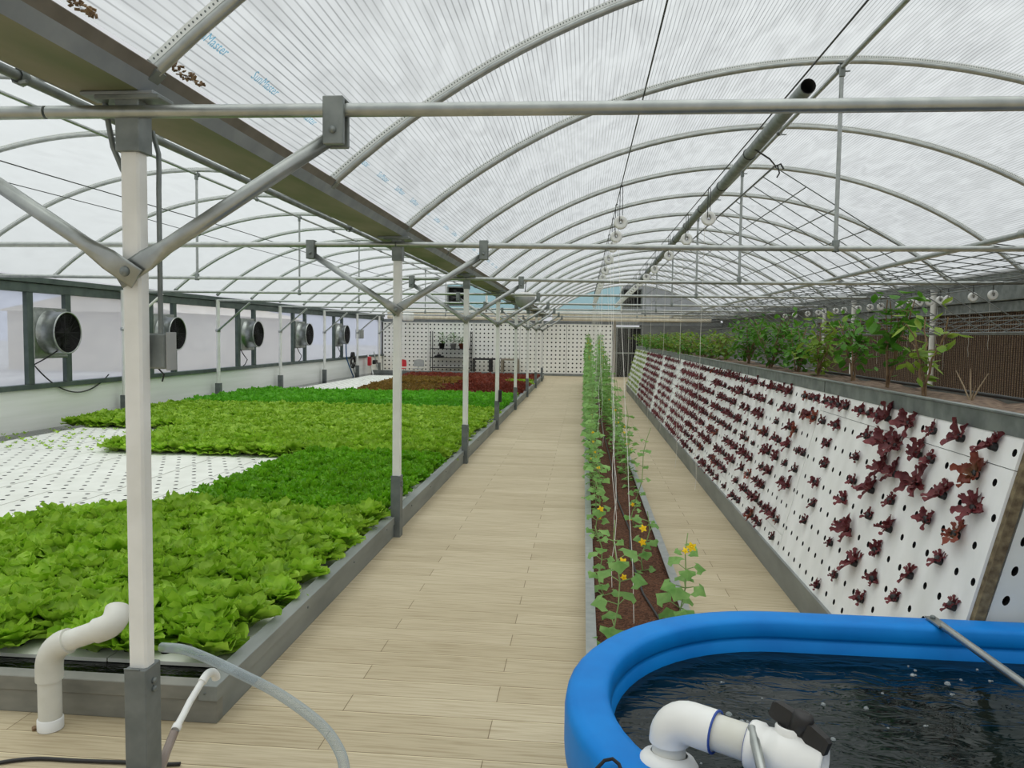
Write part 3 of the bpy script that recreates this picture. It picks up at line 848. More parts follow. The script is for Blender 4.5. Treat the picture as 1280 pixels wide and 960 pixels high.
# exhaust fans ------------------------------------------------------------------------
def fan(y, label):
    x0 = XL+.03; z = 1.645
    t = thing('exhaust_fan', label, 'fan', (x0, y, z-.41), 'round exhaust fans on the left wall')
    mb = MB(); mb.bbox((x0-.03, y-.40, z-.42), (x0+.035, y+.40, z+.40), .01); mb.bbox((x0+.03, y-.36, z-.40), (x0+.05, y+.38, z-.385)); part('mounting_plate', mb, M['galv'], t)
    mb = MB(); mb.lathe([(.37,.03),(.36,.05),(.345,.09),(.335,.12),(.335,.30),(.343,.305),(.343,.33),(.325,.33),(.325,.02)], (x0, y, z), (1,0,0), 32)
    part('housing', mb, M['galv'], t)
    mb = MB(); mb.lathe([(.322,.03),(.322,.325)], (x0, y, z), (1,0,0), 28); part('shade_liner', mb, M['dark'], t)  # dark sleeve added so that the inside of the housing reads as shaded
    mb = MB(); mb.lathe([(0,.06),(.32,.06)], (x0, y, z), (1,0,0), 28); part('shutter', mb, M['dark'], t)
    mb = MB()
    for k in range(6):
        a = k*PI/3
        ca, sa = math.cos(a), math.sin(a); c2, s2 = math.cos(a+.42), math.sin(a+.42)
        P = [(x0+.14, y+.05*ca, z+.05*sa), (x0+.20, y+.05*c2, z+.05*s2), (x0+.21, y+.30*c2, z+.30*s2), (x0+.14, y+.30*ca, z+.30*sa)]
        mb.add(P+[(p[0]+.006, p[1], p[2]) for p in P], [(3,2,1,0),(4,5,6,7),(0,1,5,4),(1,2,6,5),(2,3,7,6),(3,0,4,7)], True)
    part('blades', mb, M['black'], t)
    mb = MB(); mb.lathe([(0,.10),(.075,.10),(.075,.22),(.04,.26),(0,.262)], (x0, y, z), (1,0,0), 16)
    mb.tube([(x0+.27, y, z-.32), (x0+.27, y, z+.32)], .014, 6); mb.tube([(x0+.27, y-.32, z), (x0+.27, y+.32, z)], .012, 6)
    part('motor', mb, M['black'], t)
    mb = MB()
    for r in [.026*j for j in range(1, 13)]:
        mb.tube([(x0+.318, y+r*math.cos(2*PI*i/24), z+r*math.sin(2*PI*i/24)) for i in range(25)], .0035, 4, cap=False)
    for j in range(8):
        a = PI*j/8
        mb.tube([(x0+.316, y-.325*math.cos(a), z-.325*math.sin(a)), (x0+.316, y+.325*math.cos(a), z+.325*math.sin(a))], .0035, 4)
    part('guard', mb, M['black'], t)
    return t
f0 = fan(11.99, 'nearest round galvanised exhaust fan, with a black cable hanging from it')
for y, lb in ((15.45, 'second round exhaust fan, just right of the nearest white post'), (19.47, 'middle of the five round exhaust fans'), (23.25, 'fourth round exhaust fan from the camera'), (27.05, 'farthest round exhaust fan, beside the blue hose')):
    dup(f0, (XL+.03, y, 1.645-.41), label=lb)
mb = MB(); P = []
for s in range(25):
    u = s/24; y = 11.6+(13.55-11.6)*u
    P.append((XL+.04, y, 1.13-.25*u - 1.9*u*(1-u)*.80))
mb.tube([(XL+.28, 11.85, 1.36), (XL+.15, 11.7, 1.22)]+P, .011, 6)
solo('power_cable', mb, M['black'], (XL+.04, 12.4, .5), 'black cable sagging across the low white wall below the nearest fan', 'cable')
for j, (y, lb) in enumerate(((19.1, 'short cable dangling below the middle exhaust fan'), (23.0, 'short cable dangling below the fourth exhaust fan'), (26.9, 'short cable dangling below the farthest exhaust fan'))):
    mb = MB(); mb.tube([(XL+.06, y-.05, 1.25), (XL+.07, y+.12, 1.1), (XL+.07, y+.32, .98), (XL+.06, y+.2, .86), (XL+.06, y+.1, .83)], .012, 6)
    solo('power_cable', mb, M['black'], (XL+.06, y, .83), lb, 'cable')
# junction box and conduits on the nearest post
jb = thing('junction_box', 'small grey junction box mounted behind the nearest white post', 'junction box', (-1.515, 2.64, 1.56))
mb = MB(); mb.bbox((-1.56, 2.60, 1.565), (-1.462, 2.66, 1.69), .006); part('housing', mb, M['galv_dark'], jb)
mb = MB(); mb.bbox((-1.458, 2.60, 1.56), (-1.454, 2.665, 1.695), .001); part('lid', mb, M['grey_plastic'], jb)
mb = MB(); mb.tube([(-1.50, 2.625, 1.565), (-1.48, 2.625, 1.545), (-1.49, 2.63, 1.52)], .003, 5); part('wire_tail', mb, M['black'], jb)
mb = MB(); mb.tube([(-1.53, 2.66, 2.40), (-1.50, 2.645, 2.32), (-1.488, 2.625, 2.26), (-1.484, 2.615, 2.19), (-1.484, 2.615, 1.69)], .009, 8)
solo('conduit', mb, M['galv_dark'], (-1.49, 2.62, 1.69), 'grey conduit running down the right side of the nearest post', 'conduit')
mb = MB(); mb.tube([(-1.642, 2.56, 2.49), (-1.638, 2.575, 2.40), (-1.63, 2.585, 2.33), (-1.606, 2.60, 2.255), (-1.57, 2.61, 2.19)], .0095, 8)
solo('conduit', mb, M['galv_dark'], (-1.6, 2.58, 2.21), 'short bent conduit on the left of the nearest post head', 'conduit')
mb = MB(); mb.bbox((XP+.034, POST_Y[3]-.09, .50), (XP+.09, POST_Y[3]-.02, .72), .006)
solo('socket_box', mb, M['black'], (XP+.06, POST_Y[3]-.05, .5), 'small black box strapped to the fourth white post', 'box')

# wide pipe hanging under the ridge, and the trellis mesh ---------------------------
pp = thing('overhead_pipe', 'wide dull grey pipe with an open black end hanging under the right ridge', 'pipe', (1.62, 15, 3.3))
def pipe_c(y): return (1.66, y, 3.62-.012*(y-6.2))
mb = MB(); mb.tube([pipe_c(6.2), pipe_c(12), pipe_c(20), pipe_c(30)], .058, 20, cap=False); part('tube', mb, M['galv_dark'], pp)
mb = MB(); mb.lathe([(0,.15),(.052,.15),(.052,0),(.058,0)], pipe_c(6.2), (0,1,0), 20); part('open_end', mb, M['dark'], pp)
for i in range(14):
    mb = MB(); y = 6.7+1.6*i; c = pipe_c(y)
    mb.tube([(c[0]+.062*math.cos(a), y+.02*math.sin(a), c[2]+.062*math.sin(a)) for a in [2*PI*q/12 for q in range(13)]], .006, 5, cap=False)
    mb.tube([(c[0]+.045, y, c[2]+.045), (1.80, y+.02, arc_z(RX, 1.8)-.04)], .004, 5)
    part('wire_loop', mb, M['wire'], pp)

p2 = thing('support_pipe', 'grey pipe lying on the cross bars below the rod trellis', 'pipe', (3.2, 15, HBAR+.05))
mb = MB(); mb.tube([(3.14, 5.6, HBAR+.052), (3.2, 12, HBAR+.052), (3.24, 30, HBAR+.052)], .024, 10); part('tube', mb, M['galv'], p2)
mb = MB(); mb.tube([(3.135, 4.2, HBAR+.056), (3.143, 6.0, HBAR+.056)], .031, 12); part('sleeve', mb, M['galv'], p2)

def trellis(name, A, B, y0, y1, dy, nu, label, diag=0):
    """flat grid of round rods: A, B are the two edges in (x, z)"""
    t = thing(name, label, 'trellis', ((A[0]+B[0])/2, (y0+y1)/2, (A[1]+B[1])/2))
    mb = MB()
    for i in range(nu+1):
        u = i/nu; x = A[0]+(B[0]-A[0])*u; z = A[1]+(B[1]-A[1])*u
        mb.tube([(x, y0, z), (x, y1, z)], .011 if i in (0, nu) else .0065, 5)
    part('long_rods', mb, M['mesh_rod'], t)
    mb = MB(); y = y0
    while y <= y1+1e-6:
        mb.tube([(A[0], y, A[1]+.009), (B[0], min(y1, y+diag), B[1]+.009)], .0055, 5); y += dy
    part('cross_rods', mb, M['mesh_rod'], t)
    return t
trellis('rod_trellis', (1.86, 3.42), (4.42, 1.80), 8.1, 29.5, .5, 8, 'big sloping grid of thin steel rods hung from the wide ridge pipe')
trellis('rod_trellis', (3.28, 2.50), (5.1, 2.42), 5.9, 29.5, .42, 6, 'flat grid of thin steel rods resting under the right-hand roof edge', .8)
trellis('rod_trellis', (4.425, 1.785), (5.2, 2.02), 5.6, 29.5, .45, 4, 'narrow grid of thin rods in front of the brown cooling pad', .5)
mb = MB()
c = pipe_c(7.9); mb.tube([(c[0]-.03, 7.9, c[2]-.05), (1.78, 7.92, 3.46), (1.88, 8.1, 3.43), (1.93, 8.1, 3.45), (1.96, 8.1, 3.40)], .009, 6); mb.tube([(1.9, 8.1, 3.43), (1.92, 8.1, 3.36), (1.9, 8.12, 3.32)], .008, 6)
solo('tie_wire', mb, M['wire'], (1.85, 8.0, 3.4), 'knotted dark wire tying the sloping trellis to the wide pipe', 'wire')

# pendant lamps ---------------------------------------------------------------------
def bowl(x, y, z, r, label):
    t = thing('pendant_lamp', label, 'lamp', (x, y, z))
    mb = MB(); mb.lathe([(0,0),(r*.45,.01),(r*.8,.06),(r*.95,.14),(r,.22),(r*.97,.225)], (x, y, z), (0,0,1), 24); part('bowl', mb, M['grey_plastic'], t)
    mb = MB(); mb.lathe([(r*1.0,.22),(r*1.02,.23),(r*.98,.29),(r*.4,.32),(0,.325)], (x, y, z), (0,0,1), 24); part('cap', mb, M['white_paint'], t)
    mb = MB(); mb.tube([(x, y, z+.32), (x+.02, y, z+.55)], .008, 6); part('cord', mb, M['black'], t)
bowl(-1.22, 16.0, 2.27, .21, 'grey bowl-shaped fixture hanging beside the gutter above the fourth post')
mb = MB(); mb.lathe([(0,0),(.2,.0),(.24,.05),(.24,.30),(.2,.36),(0,.36)], (-7.45, 32.6, 2.26), (0,0,1), 20)
solo('wall_drum', mb, M['white_paint'], (-7.45, 32.6, 2.26), 'white drum hanging in the far left corner under the rolled curtain', 'drum')
# gable fans at the far end
for x, z, lb in ((-5.45, 3.35, 'square dark fan in the far gable of the left bay'), (2.0, 3.32, 'square dark fan in the far gable of the right bay')):
    t = thing('gable_fan', lb, 'fan', (x, YF-.15, z-.4))
    mb = MB(); mb.bbox((x-.42, YF-.25, z-.42), (x+.42, YF+.02, z-.36)); mb.bbox((x-.42, YF-.25, z+.36), (x+.42, YF+.02, z+.42)); mb.bbox((x-.42, YF-.25, z-.36), (x-.36, YF+.02, z+.36)); mb.bbox((x+.36, YF-.25, z-.36), (x+.42, YF+.02, z+.36)); part('frame', mb, M['galv_dark'], t)
    mb = MB(); mb.box((x-.36, YF-.06, z-.36), (x+.36, YF, z+.36)); part('shutter', mb, M['dark'], t)
    mb = MB()
    for q in range(4):
        a = q*PI/2+.4
        mb.obox((x+.16*math.cos(a), YF-.14, z+.16*math.sin(a)), (.15, .01, .06), Matrix.Rotation(-a, 3, 'Y'))
    mb.lathe([(0,0),(.06,0),(.06,.08),(0,.09)], (x, YF-.12, z), (0,-1,0), 12)
    part('blades', mb, M['black'], t)

# ------------------------------------------------------------------ left raft bed
BX0, BX1, BY0, BY1 = -8.62, -1.62, 3.14, 31.0
cb = thing('raft_bed_frame', 'long grey sheet-metal curb around the lettuce raft bed', 'bed frame', (-1.6, 3.14, 0))
CH = .168
mb = MB(); mb.bbox((-1.62, BY0+.012, 0), (-1.554, BY1, CH), .003); mb.bbox((-1.63, BY0-.012, .105), (-1.546, BY1, CH+.004), .002); part('side', mb, M['curb'], cb)
mb = MB(); mb.bbox((BX0, BY0, 0), (-1.553, BY0+.06, CH-.01), .003)
mb.bbox((BX0, BY0-.008, CH-.065), (-1.632, BY0+.07, CH), .003)
part('front', mb, M['curb_front'], cb, 'worn grey front board with a folded lip')
mb = MB(); mb.bbox((BX0, BY1, 0), (-1.555, BY1+.08, .22)); part('end', mb, M['curb'], cb)
mb = MB()
for x in (-1.60, -1.66, -1.95, -2.6):
    mb.lathe([(0,0),(.008,0),(.006,.005),(0,.006)], (x, BY0-.008, CH-.03), (0,-1,0), 8)
for i in range(22):
    mb.lathe([(0,0),(.008,0),(.006,.005),(0,.006)], (-1.546, BY0+.2+i*.9, CH-.04), (1,0,0), 8)
part('rivet', mb, M['galv_dark'], cb)
N = 60
mb = MB(); mb.add([(BX0,BY0+.05,.094),(BX1,BY0+.05,.094),(BX1,BY1,.094),(BX0,BY1,.094)], [(0,1,2,3)], False)
solo('bed_water', mb, M['bed_water'], (-5, 15, .085), 'dark water under the white rafts of the lettuce bed', 'water', kind='stuff')

# white foam rafts: columns .5525 wide, 2.3 long
RW, RL = .582, 2.425
RZ = .117
def raft_mesh(name, length, ny):
    mb = MB()
    holed(mb, RW-.008, length-.008, .018, 3, ny, .024, lambda u, v, d: (u, v, -d), stag=1, seg=10)
    return mb.mesh(name, [M['foam'], M['dark']])
raft_full = raft_mesh('raft_long', RL, 13)
raft_half = raft_mesh('raft_short', RL/2, 6)
rows = [(3.47, RL/2, raft_half)]
y = 3.47+RL/2
while y < BY1-.2:
    rows.append((y, RL, raft_full)); y += RL
ncol = 12
def raft_label(r, c, yy):
    if r == 0: return 'short white raft at the open front edge of the lettuce bed', 'front edge rafts'
    if 6.5 < yy < 9.3 and c >= 3: return 'bare white drilled raft in the open gap between the two light green blocks', 'bare white rafts'
    if 9.3 < yy < 11.7 and c >= 7: return 'white raft with tiny seedlings along the foot of the low wall', 'seedling rafts by the wall'
    if yy > 19 and c >= 8: return 'bare white raft in the far left corner of the bed', 'bare rafts at the far corner'
    return 'white raft carrying lettuce, mostly hidden under the leaves', 'rafts under lettuce'
for r, (y, L_, me) in enumerate(rows):
    if y+L_ > BY1+.3: continue
    for c in range(ncol):
        x0 = BX1-.06-RW*(c+1)
        if x0 < BX0-.02: continue
        lb, gp = raft_label(r, c, y)
        if gp == 'rafts under lettuce' and 4 <= c and r not in (1, 2, 4, 5): pass
        o = bpy.data.objects.new('foam_raft', me); C.objects.link(o)
        o.location = (x0, y, RZ+random.uniform(-.003, .003))
        tag(o, lb, 'raft', gp)

# lettuce heads --------------------------------------------------------------------
def leaf_pts(az, length, width, tilt, curl, cup, ruf, nr, nc, base=(0,0,0), rng=random, lobes=0, thick=0):
    """one leaf blade: az azimuth, tilt angle from vertical at the base, curl added along the blade"""
    vs = []; uvs = []
    r = .008; z = 0
    ph = rng.uniform(0, 6.28)
    ca, sa = math.cos(az), math.sin(az)
    for i in range(nr+1):
        v = i/nr
        ang = tilt+curl*v
        if i:
            r += math.sin(ang)*length/nr; z += math.cos(ang)*length/nr
        w = width*((.28+.72*math.sin(PI/2*min(1, v/.6))) if v < .6 else math.sqrt(max(.06, 1-((v-.6)/.42)**2)))
        if lobes: w *= (.38+.62*abs(math.sin(PI*lobes*v+.25))) if 0 < v < 1 else .6
        for j in range(nc+1):
            u = -1+2*j/nc
            edge = abs(u)
            rz = ruf*edge*math.sin(ph+v*9+u*4)
            off = cup*(u*u)*width
            nx, nz = -math.cos(ang), math.sin(ang)       # blade normal (upper side)
            rr = r + nx*(off+rz); zz = z + nz*(off+rz)
            x = ca*rr - sa*(u*w/2); y_ = sa*rr + ca*(u*w/2)
            vs.append((base[0]+x, base[1]+y_, base[2]+zz)); uvs.append((j/nc, v))
    fs = [(i*(nc+1)+j, i*(nc+1)+j+1, (i+1)*(nc+1)+j+1, (i+1)*(nc+1)+j) for i in range(nr) for j in range(nc)]
    return vs, fs, uvs
def head(kind, rng, lod=0):
    mb = MB()
    if kind == 'butter':
        rings = [(7, .175, .115, .95, .45), (8, .165, .105, .62, .60), (7, .15, .095, .36, .75), (6, .125, .08, .12, .9), (4, .09, .06, .02, .8)]
        if lod: rings = [(6, .17, .14, .9, .45), (6, .155, .12, .5, .65), (5, .125, .10, .15, .8)]
        ruf = .010
    elif kind == 'frill':
        rings = [(8, .16, .075, .9, .35), (10, .155, .065, .6, .5), (9, .145, .055, .32, .6), (7, .12, .05, .10, .6)]
        if lod: rings = [(6, .15, .11, .95, .3), (6, .13, .10, .5, .4), (4, .11, .085, .15, .5)]
        ruf = .02
    elif kind == 'loose':
        rings = [(7, .16, .10, .85, .30), (7, .15, .09, .5, .4), (6, .13, .075, .25, .4)]
        if lod: rings = [(5, .16, .13, .85, .3), (5, .14, .11, .4, .4)]
        ruf = .018
    nr, nc = (7, 6) if not lod else (4, 2)
    for q, (n_, ln, wd, tl, cl) in enumerate(rings):
        a0 = rng.uniform(0, 6.28)
        for k in range(n_):
            az = a0+2*PI*k/n_+rng.uniform(-.25, .25)
            f = rng.uniform(.85, 1.15)
            vs, fs, uvs = leaf_pts(az, ln*f, wd*rng.uniform(.9,1.15), tl+rng.uniform(-.15,.15), cl+rng.uniform(-.1,.35), rng.choice((.12,.2,.28)), ruf*rng.uniform(.6,1.3), nr, nc, (0,0,.004*q), rng)
            mb.add(vs, fs, True, uvs)
    return mb
def variants(kind, mat, n_, name):
    rng = random.Random(hash(kind) % 1000 if False else len(kind)*17+n_)
    return [head(kind, rng).mesh(name+'_%d' % i, mat, fix=False) for i in range(n_)]
V = {'light': variants('butter', M['lettuce'], 7, 'light_head'), 'dark': variants('frill', M['lettuce_dark'], 6, 'dark_head'),
     'deep': variants('loose', M['lettuce_deep'], 5, 'deep_head'), 'red': variants('loose', M['lettuce_red'], 5, 'red_head'), 'olive': variants('loose', M['lettuce_olive'], 5, 'bronze_head')}
LODS = {k: [head({'light':'butter','dark':'frill'}.get(k, 'loose'), random.Random(i+5), 1) for i in range(4)] for k in V}
rng = random.Random(21)
def spots(x0, x1, y0, y1, dx, dy, keep=lambda x, y: True):
    out = []; j = 0; y = y0
    while y <= y1:
        x = x1-(dx/2 if j % 2 else 0)
        while x >= x0:
            px, py = x+rng.uniform(-.02,.02), y+rng.uniform(-.02,.02)
            if keep(px, py): out.append((px, py))
            x -= dx
        y += dy; j += 1
    return out
def in_view(x, y):
    # the frame's left limit at bed height, with a margin (nothing of the bed shows beyond it)
    return x > -.80*y-.35
def place(kind, pts, name, label, group, cat, limit, stuff_name, stuff_label, s0=.95, s1=1.2):
    pts = sorted(pts, key=lambda p: p[0]*p[0]+p[1]*p[1])
    for (x, y) in pts[:limit]:
        o = bpy.data.objects.new(name, rng.choice(V[kind])); C.objects.link(o)
        o.location = (x, y, RZ); s = rng.uniform(s0, s1)
        o.scale = (s, s, s*rng.uniform(.95, 1.22)); o.rotation_euler = (rng.uniform(-.14,.14), rng.uniform(-.14,.14), rng.uniform(0, 6.28))
        tag(o, label, cat, group)
    rest = pts[limit:]
    if rest:
        tot = MB()
        arrs = [(np.array(m.v), m.f, m.uv) for m in LODS[kind]]
        for (x, y) in rest:
            a, f_, u_ = rng.choice(arrs)
            s = rng.uniform(s0, s1)*1.03; th = rng.uniform(0, 6.28); c_, s_ = math.cos(th)*s, math.sin(th)*s
            w = np.stack([a[:,0]*c_-a[:,1]*s_+x, a[:,0]*s_+a[:,1]*c_+y, a[:,2]*s*rng.uniform(1.0,1.25)+RZ], 1)
            b_ = len(tot.v)
            tot.v += [tuple(p) for p in w.tolist()]
            tot.f += [tuple(b_+k for k in fc) for fc in f_]
            tot.uv += u_; tot.sm += [True]*len(f_)
        mat = {'light':'lettuce','dark':'lettuce_dark','deep':'lettuce_deep','red':'lettuce_red','olive':'lettuce_olive'}[kind]
        solo(stuff_name, tot, M[mat], (rest[0][0], rest[0][1], RZ), stuff_label, cat, kind='stuff', fix=False)

A_ = spots(-8.3, -1.76, 3.53, 6.45, .205, .195, lambda x, y: in_view(x, y) and y < 6.28 - .85*max(0, -x-3.75) and y < 6.40+.1*math.sin(x*5) and not (y < 3.61 and (-2.75 < x < -2.38 or -2.06 < x < -1.86)))
Bk = spots(-3.52, -1.76, 6.45, 9.35, .18, .17, lambda x, y: in_view(x, y) and y < 9.4)
C_ = spots(-8.35, -1.76, 9.55, 15.45, .205, .20, lambda x, y: in_view(x, y) and (x > -6.2 or y > 11.8))
D_ = spots(-8.4, -1.74, 15.6, 19.5, .21, .21, in_view)
E_ = spots(-8.3, -1.74, 19.7, 29.0, .22, .22, lambda x, y: x > -5.9-.06*(y-19.7) and not (22.4 < y < 24.2 and -5.8 < x < -3.4) and not (24.4 < y < 25.4 and -2.4 < x < -1.7))
F_ = [(x, y) for (x, y) in spots(-2.4, -1.74, 24.5, 25.3, .2, .2)]
print('A', len(A_), 'B', len(Bk), 'C', len(C_), 'D', len(D_), 'E', len(E_))
place('light', A_, 'butterhead_lettuce', 'light green lettuce head in the dense block nearest the camera', 'light green lettuce in the near block', 'lettuce', 300, 'lettuce_heads', 'near light green lettuce')
nA = len(A_)
place('light', C_+F_, 'butterhead_lettuce', 'light green lettuce head in the big block beyond the dark green one', 'light green lettuce in the far block', 'lettuce', max(0, 300-nA), 'lettuce_crop', 'wide far block of light green lettuce behind the dark green patch')
place('dark', Bk, 'curly_lettuce', 'dark green frilly lettuce head in the patch beside the second post', 'dark green lettuce by the second post', 'lettuce', 300, 'lettuce_crop', 'dark green lettuce', .85, 1.1)
place('deep', D_, 'leaf_lettuce', 'deep green lettuce head in the strip between the light green and the red lettuce', 'deep green lettuce strip', 'lettuce', 150, 'lettuce_crop', 'far part of the deep green strip of lettuce')
red = [p for p in E_ if p[0] > -4.0 + .28*math.sin(p[1]*1.3) or p[1] > 26.3]
olv = [p for p in E_ if p not in set(red)]
place('red', red, 'red_lettuce', 'dark red lettuce head near the far end of the bed', 'dark red lettuce at the far end', 'lettuce', 150, 'lettuce_crop', 'far part of the dark red lettuce at the end of the bed')
place('olive', olv, 'bronze_lettuce', 'bronze lettuce head left of the dark red lettuce', 'bronze lettuce at the far end', 'lettuce', 120, 'lettuce_crop', 'far part of the bronze lettuce left of the red block')
# tiny seedlings on the rafts by the wall
sd_v = []
for i in range(3):
    mb = MB(); r_ = random.Random(i)
    for k in range(4):
        vs, fs, uvs = leaf_pts(k*PI/2+r_.uniform(-.3,.3), .045, .028, .7, .4, .1, .003, 3, 2, (0,0,0), r_)
        mb.add(vs, fs, True, uvs)
    sd_v.append(mb.mesh('seedling_%d' % i, M['lettuce'], fix=False))
cnt = 0
for c in range(7, 12):
    for j in range(13):
        for i in range(3):
            if rng.random() < .45 and cnt < 110:
                x = BX1-.06-RW*(c+1)+(i+.5)*RW/3; y = 9.52+(j+.5)*RL/13
                o = bpy.data.objects.new('seedling', rng.choice(sd_v)); C.objects.link(o)
                o.location = (x, y, RZ); o.rotation_euler.z = rng.uniform(0, 6); o.scale = (rng.uniform(.7,1.3),)*3
                tag(o, 'tiny green seedling in a white raft by the low wall', 'seedling', 'seedlings by the low wall'); cnt += 1

# ------------------------------------------------------------------ planter trough with cucumbers
PX0, PX1, PY0, PY1 = .045, .640, 3.12, 29.0
pl = thing('planter_trough', 'long narrow galvanised trough between the two walkways', 'planter', (.34, 3.12, 0))
mb = MB(); mb.bbox((PX0, PY0, 0), (PX0+.008, PY1, .13), .002); mb.prism([(PX0-.004,.125),(PX0+.052,.125),(PX0+.052,.132),(PX0-.004,.132)], PY0, PY1)
mb.bbox((PX1-.008, PY0, 0), (PX1, PY1, .13), .002); mb.prism([(PX1-.052,.125),(PX1+.004,.125),(PX1+.004,.132),(PX1-.052,.132)], PY0, PY1); part('rim', mb, M['galv'], pl)
mb = MB(); mb.bbox((PX0, PY0-.008, 0), (PX1, PY0, .13)); part('end_wall', mb, M['galv'], pl)
mb = MB(); mb.bbox((PX0, PY1, 0), (PX1, PY1+.008, .13)); part('end_wall', mb, M['galv'], pl)
mb = MB()
nx_, ny_ = 24, 500
vs = []
for j in range(ny_+1):
    for i in range(nx_+1):
        vs.append((PX0+.01+(PX1-PX0-.02)*i/nx_, PY0+(PY1-PY0)*j/ny_, .095+rng.uniform(-.006,.006)))
mb.add(vs, [(j*(nx_+1)+i, j*(nx_+1)+i+1, (j+1)*(nx_+1)+i+1, (j+1)*(nx_+1)+i) for j in range(ny_) for i in range(nx_)], True)
solo('clay_pellets', mb, M['soil'], (.34, 10, .095), 'brown clay pellets filling the long trough', 'growing medium', kind='stuff', fix=False)
mb = MB(); mb.tube([(.52, 3.9, .105), (.46, 4.35, .107), (.40, 4.8, .106), (.37, 5.6, .106), (.41, 6.4, .107), (.36, 7.6, .106), (.38, 9, .106), (.35, 14, .106), (.36, 20, .106)], .007, 6)
solo('drip_hose', mb, M['black'], (.4, 6, .1), 'thin black drip hose lying on the clay pellets', 'hose')

def cuke_leaf(mb, base, az, size, droop, r_):
    """broad five-cornered leaf on a short stalk"""
    ca, sa = math.cos(az), math.sin(az)
    L_ = size*.55
    st = Vector(base); tip = st+Vector((ca*L_, sa*L_, L_*.35))
    out = [( .0, .0), (.30,-.42), (.10,-.62), (.52,-.60), (.74,-.34), (1.12, 0), (.74,.34), (.52,.60), (.10,.62), (.30,.42)]
    vs = [tip+Vector((0,0,0))]; uvs = [(.5, .5)]
    for (a, b) in out[1:]:
        fwd_ = a*size*.8; sd_ = b*size*.95
        z = -droop*(fwd_**2+sd_**2)/size+r_.uniform(-.04,.04)*size
        dy_ = sa*fwd_+ca*sd_
        vs.append(tip+Vector((ca*fwd_-sa*sd_, dy_*.88, z+dy_*.45))); uvs.append((.5+b, .3+.7*abs(a)))
    vs.append(tip+Vector((ca*size*.42, sa*size*.42, .06*size))); uvs.append((.5,.6))
    c_ = len(vs)-1
    fs = [(0, 1, c_)]+[(k, k+1, c_) for k in range(1, 9)]+[(9, 0, c_)]
    mb.add(vs, fs, False, uvs)
    return st, tip
def cucumber(h, r_, nleaf, size, lean=(0,0)):
    """meshes of one vine: stem, foliage, flowers (around the origin)"""
    stem = MB(); fol = MB(); fls = []
    N_ = max(6, int(h*8)); P = []
    for i in range(N_+1):
        v = i/N_
        P.append((lean[0]*v+.018*math.sin(i*1.3+h*7), lean[1]*v+.018*math.cos(i*1.7+h), h*v))
    stem.tube(P, [.0045*(1-.4*i/N_) for i in range(N_+1)], 6)
    az = r_.uniform(0, 6)
    for k in range(nleaf):
        v = (k+.6)/nleaf*.98
        i = min(N_-1, int(v*N_)); p = P[i]
        az += 2.4+r_.uniform(-.4,.4)
        s = size*(1.0 if v < .85 else .6)*r_.uniform(.75, 1.15)
        a, b = cuke_leaf(fol, p, az, s, r_.uniform(-.05,.35), r_)
        stem.tube([a, b], .0028, 4)
        if r_.random() < .07 and v > .25:
            f = MB(); q = Vector(p)+Vector((math.cos(az+1)*.03, math.sin(az+1)*.03, .015))
            flower(f, q, r_); fls.append(f)
    return stem, fol, fls
def flower(f, q, r_, s=.017):
    ax = Vector((r_.uniform(-.5,.5), -1, r_.uniform(.1,.6))).normalized()
    u = ax.cross(Vector((0,0,1))).normalized(); w = u.cross(ax)
    for k in range(5):
        a = 2*PI*k/5
        d = u*math.cos(a)+w*math.sin(a); e_ = u*math.cos(a+PI/2)+w*math.sin(a+PI/2)
        f.add([q, q+d*s*.5+e_*s*.42+ax*.006, q+d*s*1.15+e_*s*.12+ax*.004, q+d*s*1.15-e_*s*.12+ax*.004, q+d*s*.5-e_*s*.42+ax*.006], [(0,1,2,3,4)], False)
    f.lathe([(.006,0),(.004,.010),(0,.012)], q, ax, 6)
def vine_thing(x, y, h, nleaf, size, label, seed, lean=(0,0), extra=(), group=None):
    r_ = random.Random(seed)
    t = thing('cucumber_vine', label, 'vine', (x, y, .095), group)
    s, f, fl_ = cucumber(h, r_, nleaf, size, lean)
    for e_ in extra:
        m_ = MB(); flower(m_, Vector(e_), r_, .024); fl_.append(m_)
    def shift(mb): mb.v = [(a+x, b+y, c_+.095) for a, b, c_ in mb.v]; return mb
    part('stem', shift(s), M['stem'], t, fix=False); part('foliage', shift(f), M['cuke'], t, fix=False)
    for m_ in fl_: part('flower', shift(m_), M['yellow'], t, fix=False)
    return t
LROW, RROW = .20, .50
vine_thing(.20, 3.95, .60, 12, .098, 'cucumber vine with one big yellow flower, left of the bushy one behind the blue tub', 1, (.0, .30), [(.03, .18, .40)])
vine_thing(.50, 4.02, .56, 20, .10, 'bushy cucumber vine at the right rim of the trough, just behind the blue tub', 3, (.09, .16), [(.09, .10, .50)])
vine_thing(.15, 4.75, .42, 10, .078, 'second cucumber vine from the tub in the left row', 5, (-.04, .1))
vine_thing(.43, 5.3, .40, 10, .075, 'second cucumber vine from the tub in the right row, two small yellow flowers', 8, (.05, .1), [(.0,.0,.30),(.0,.02,.2)])
vine_thing(.14, 6.1, .45, 10, .08, 'third cucumber vine from the tub in the left row', 9, (0, .1), [(.02,-.02,.25)])
vine_thing(.44, 6.6, .25, 6, .07, 'low pale cucumber vine in the right row beside the drip hose', 11, (.03, .0))
vine_thing(.52, 7.4, .75, 14, .065, 'slender young cucumber vine leaning over the right rim of the trough', 12, (.12, .0))
protos = []
pr_rng = random.Random(77)
for i, (h, nl) in enumerate(((.9, 18), (1.05, 22), (1.2, 26), (1.35, 30), (1.5, 34), (1.65, 36))):
    protos.append(None)
pos = []
y = 7.2
while y < 28.6:
    pos.append((LROW-.06+pr_rng.uniform(-.03,.03), y, 0)); y += .40
y = 8.3
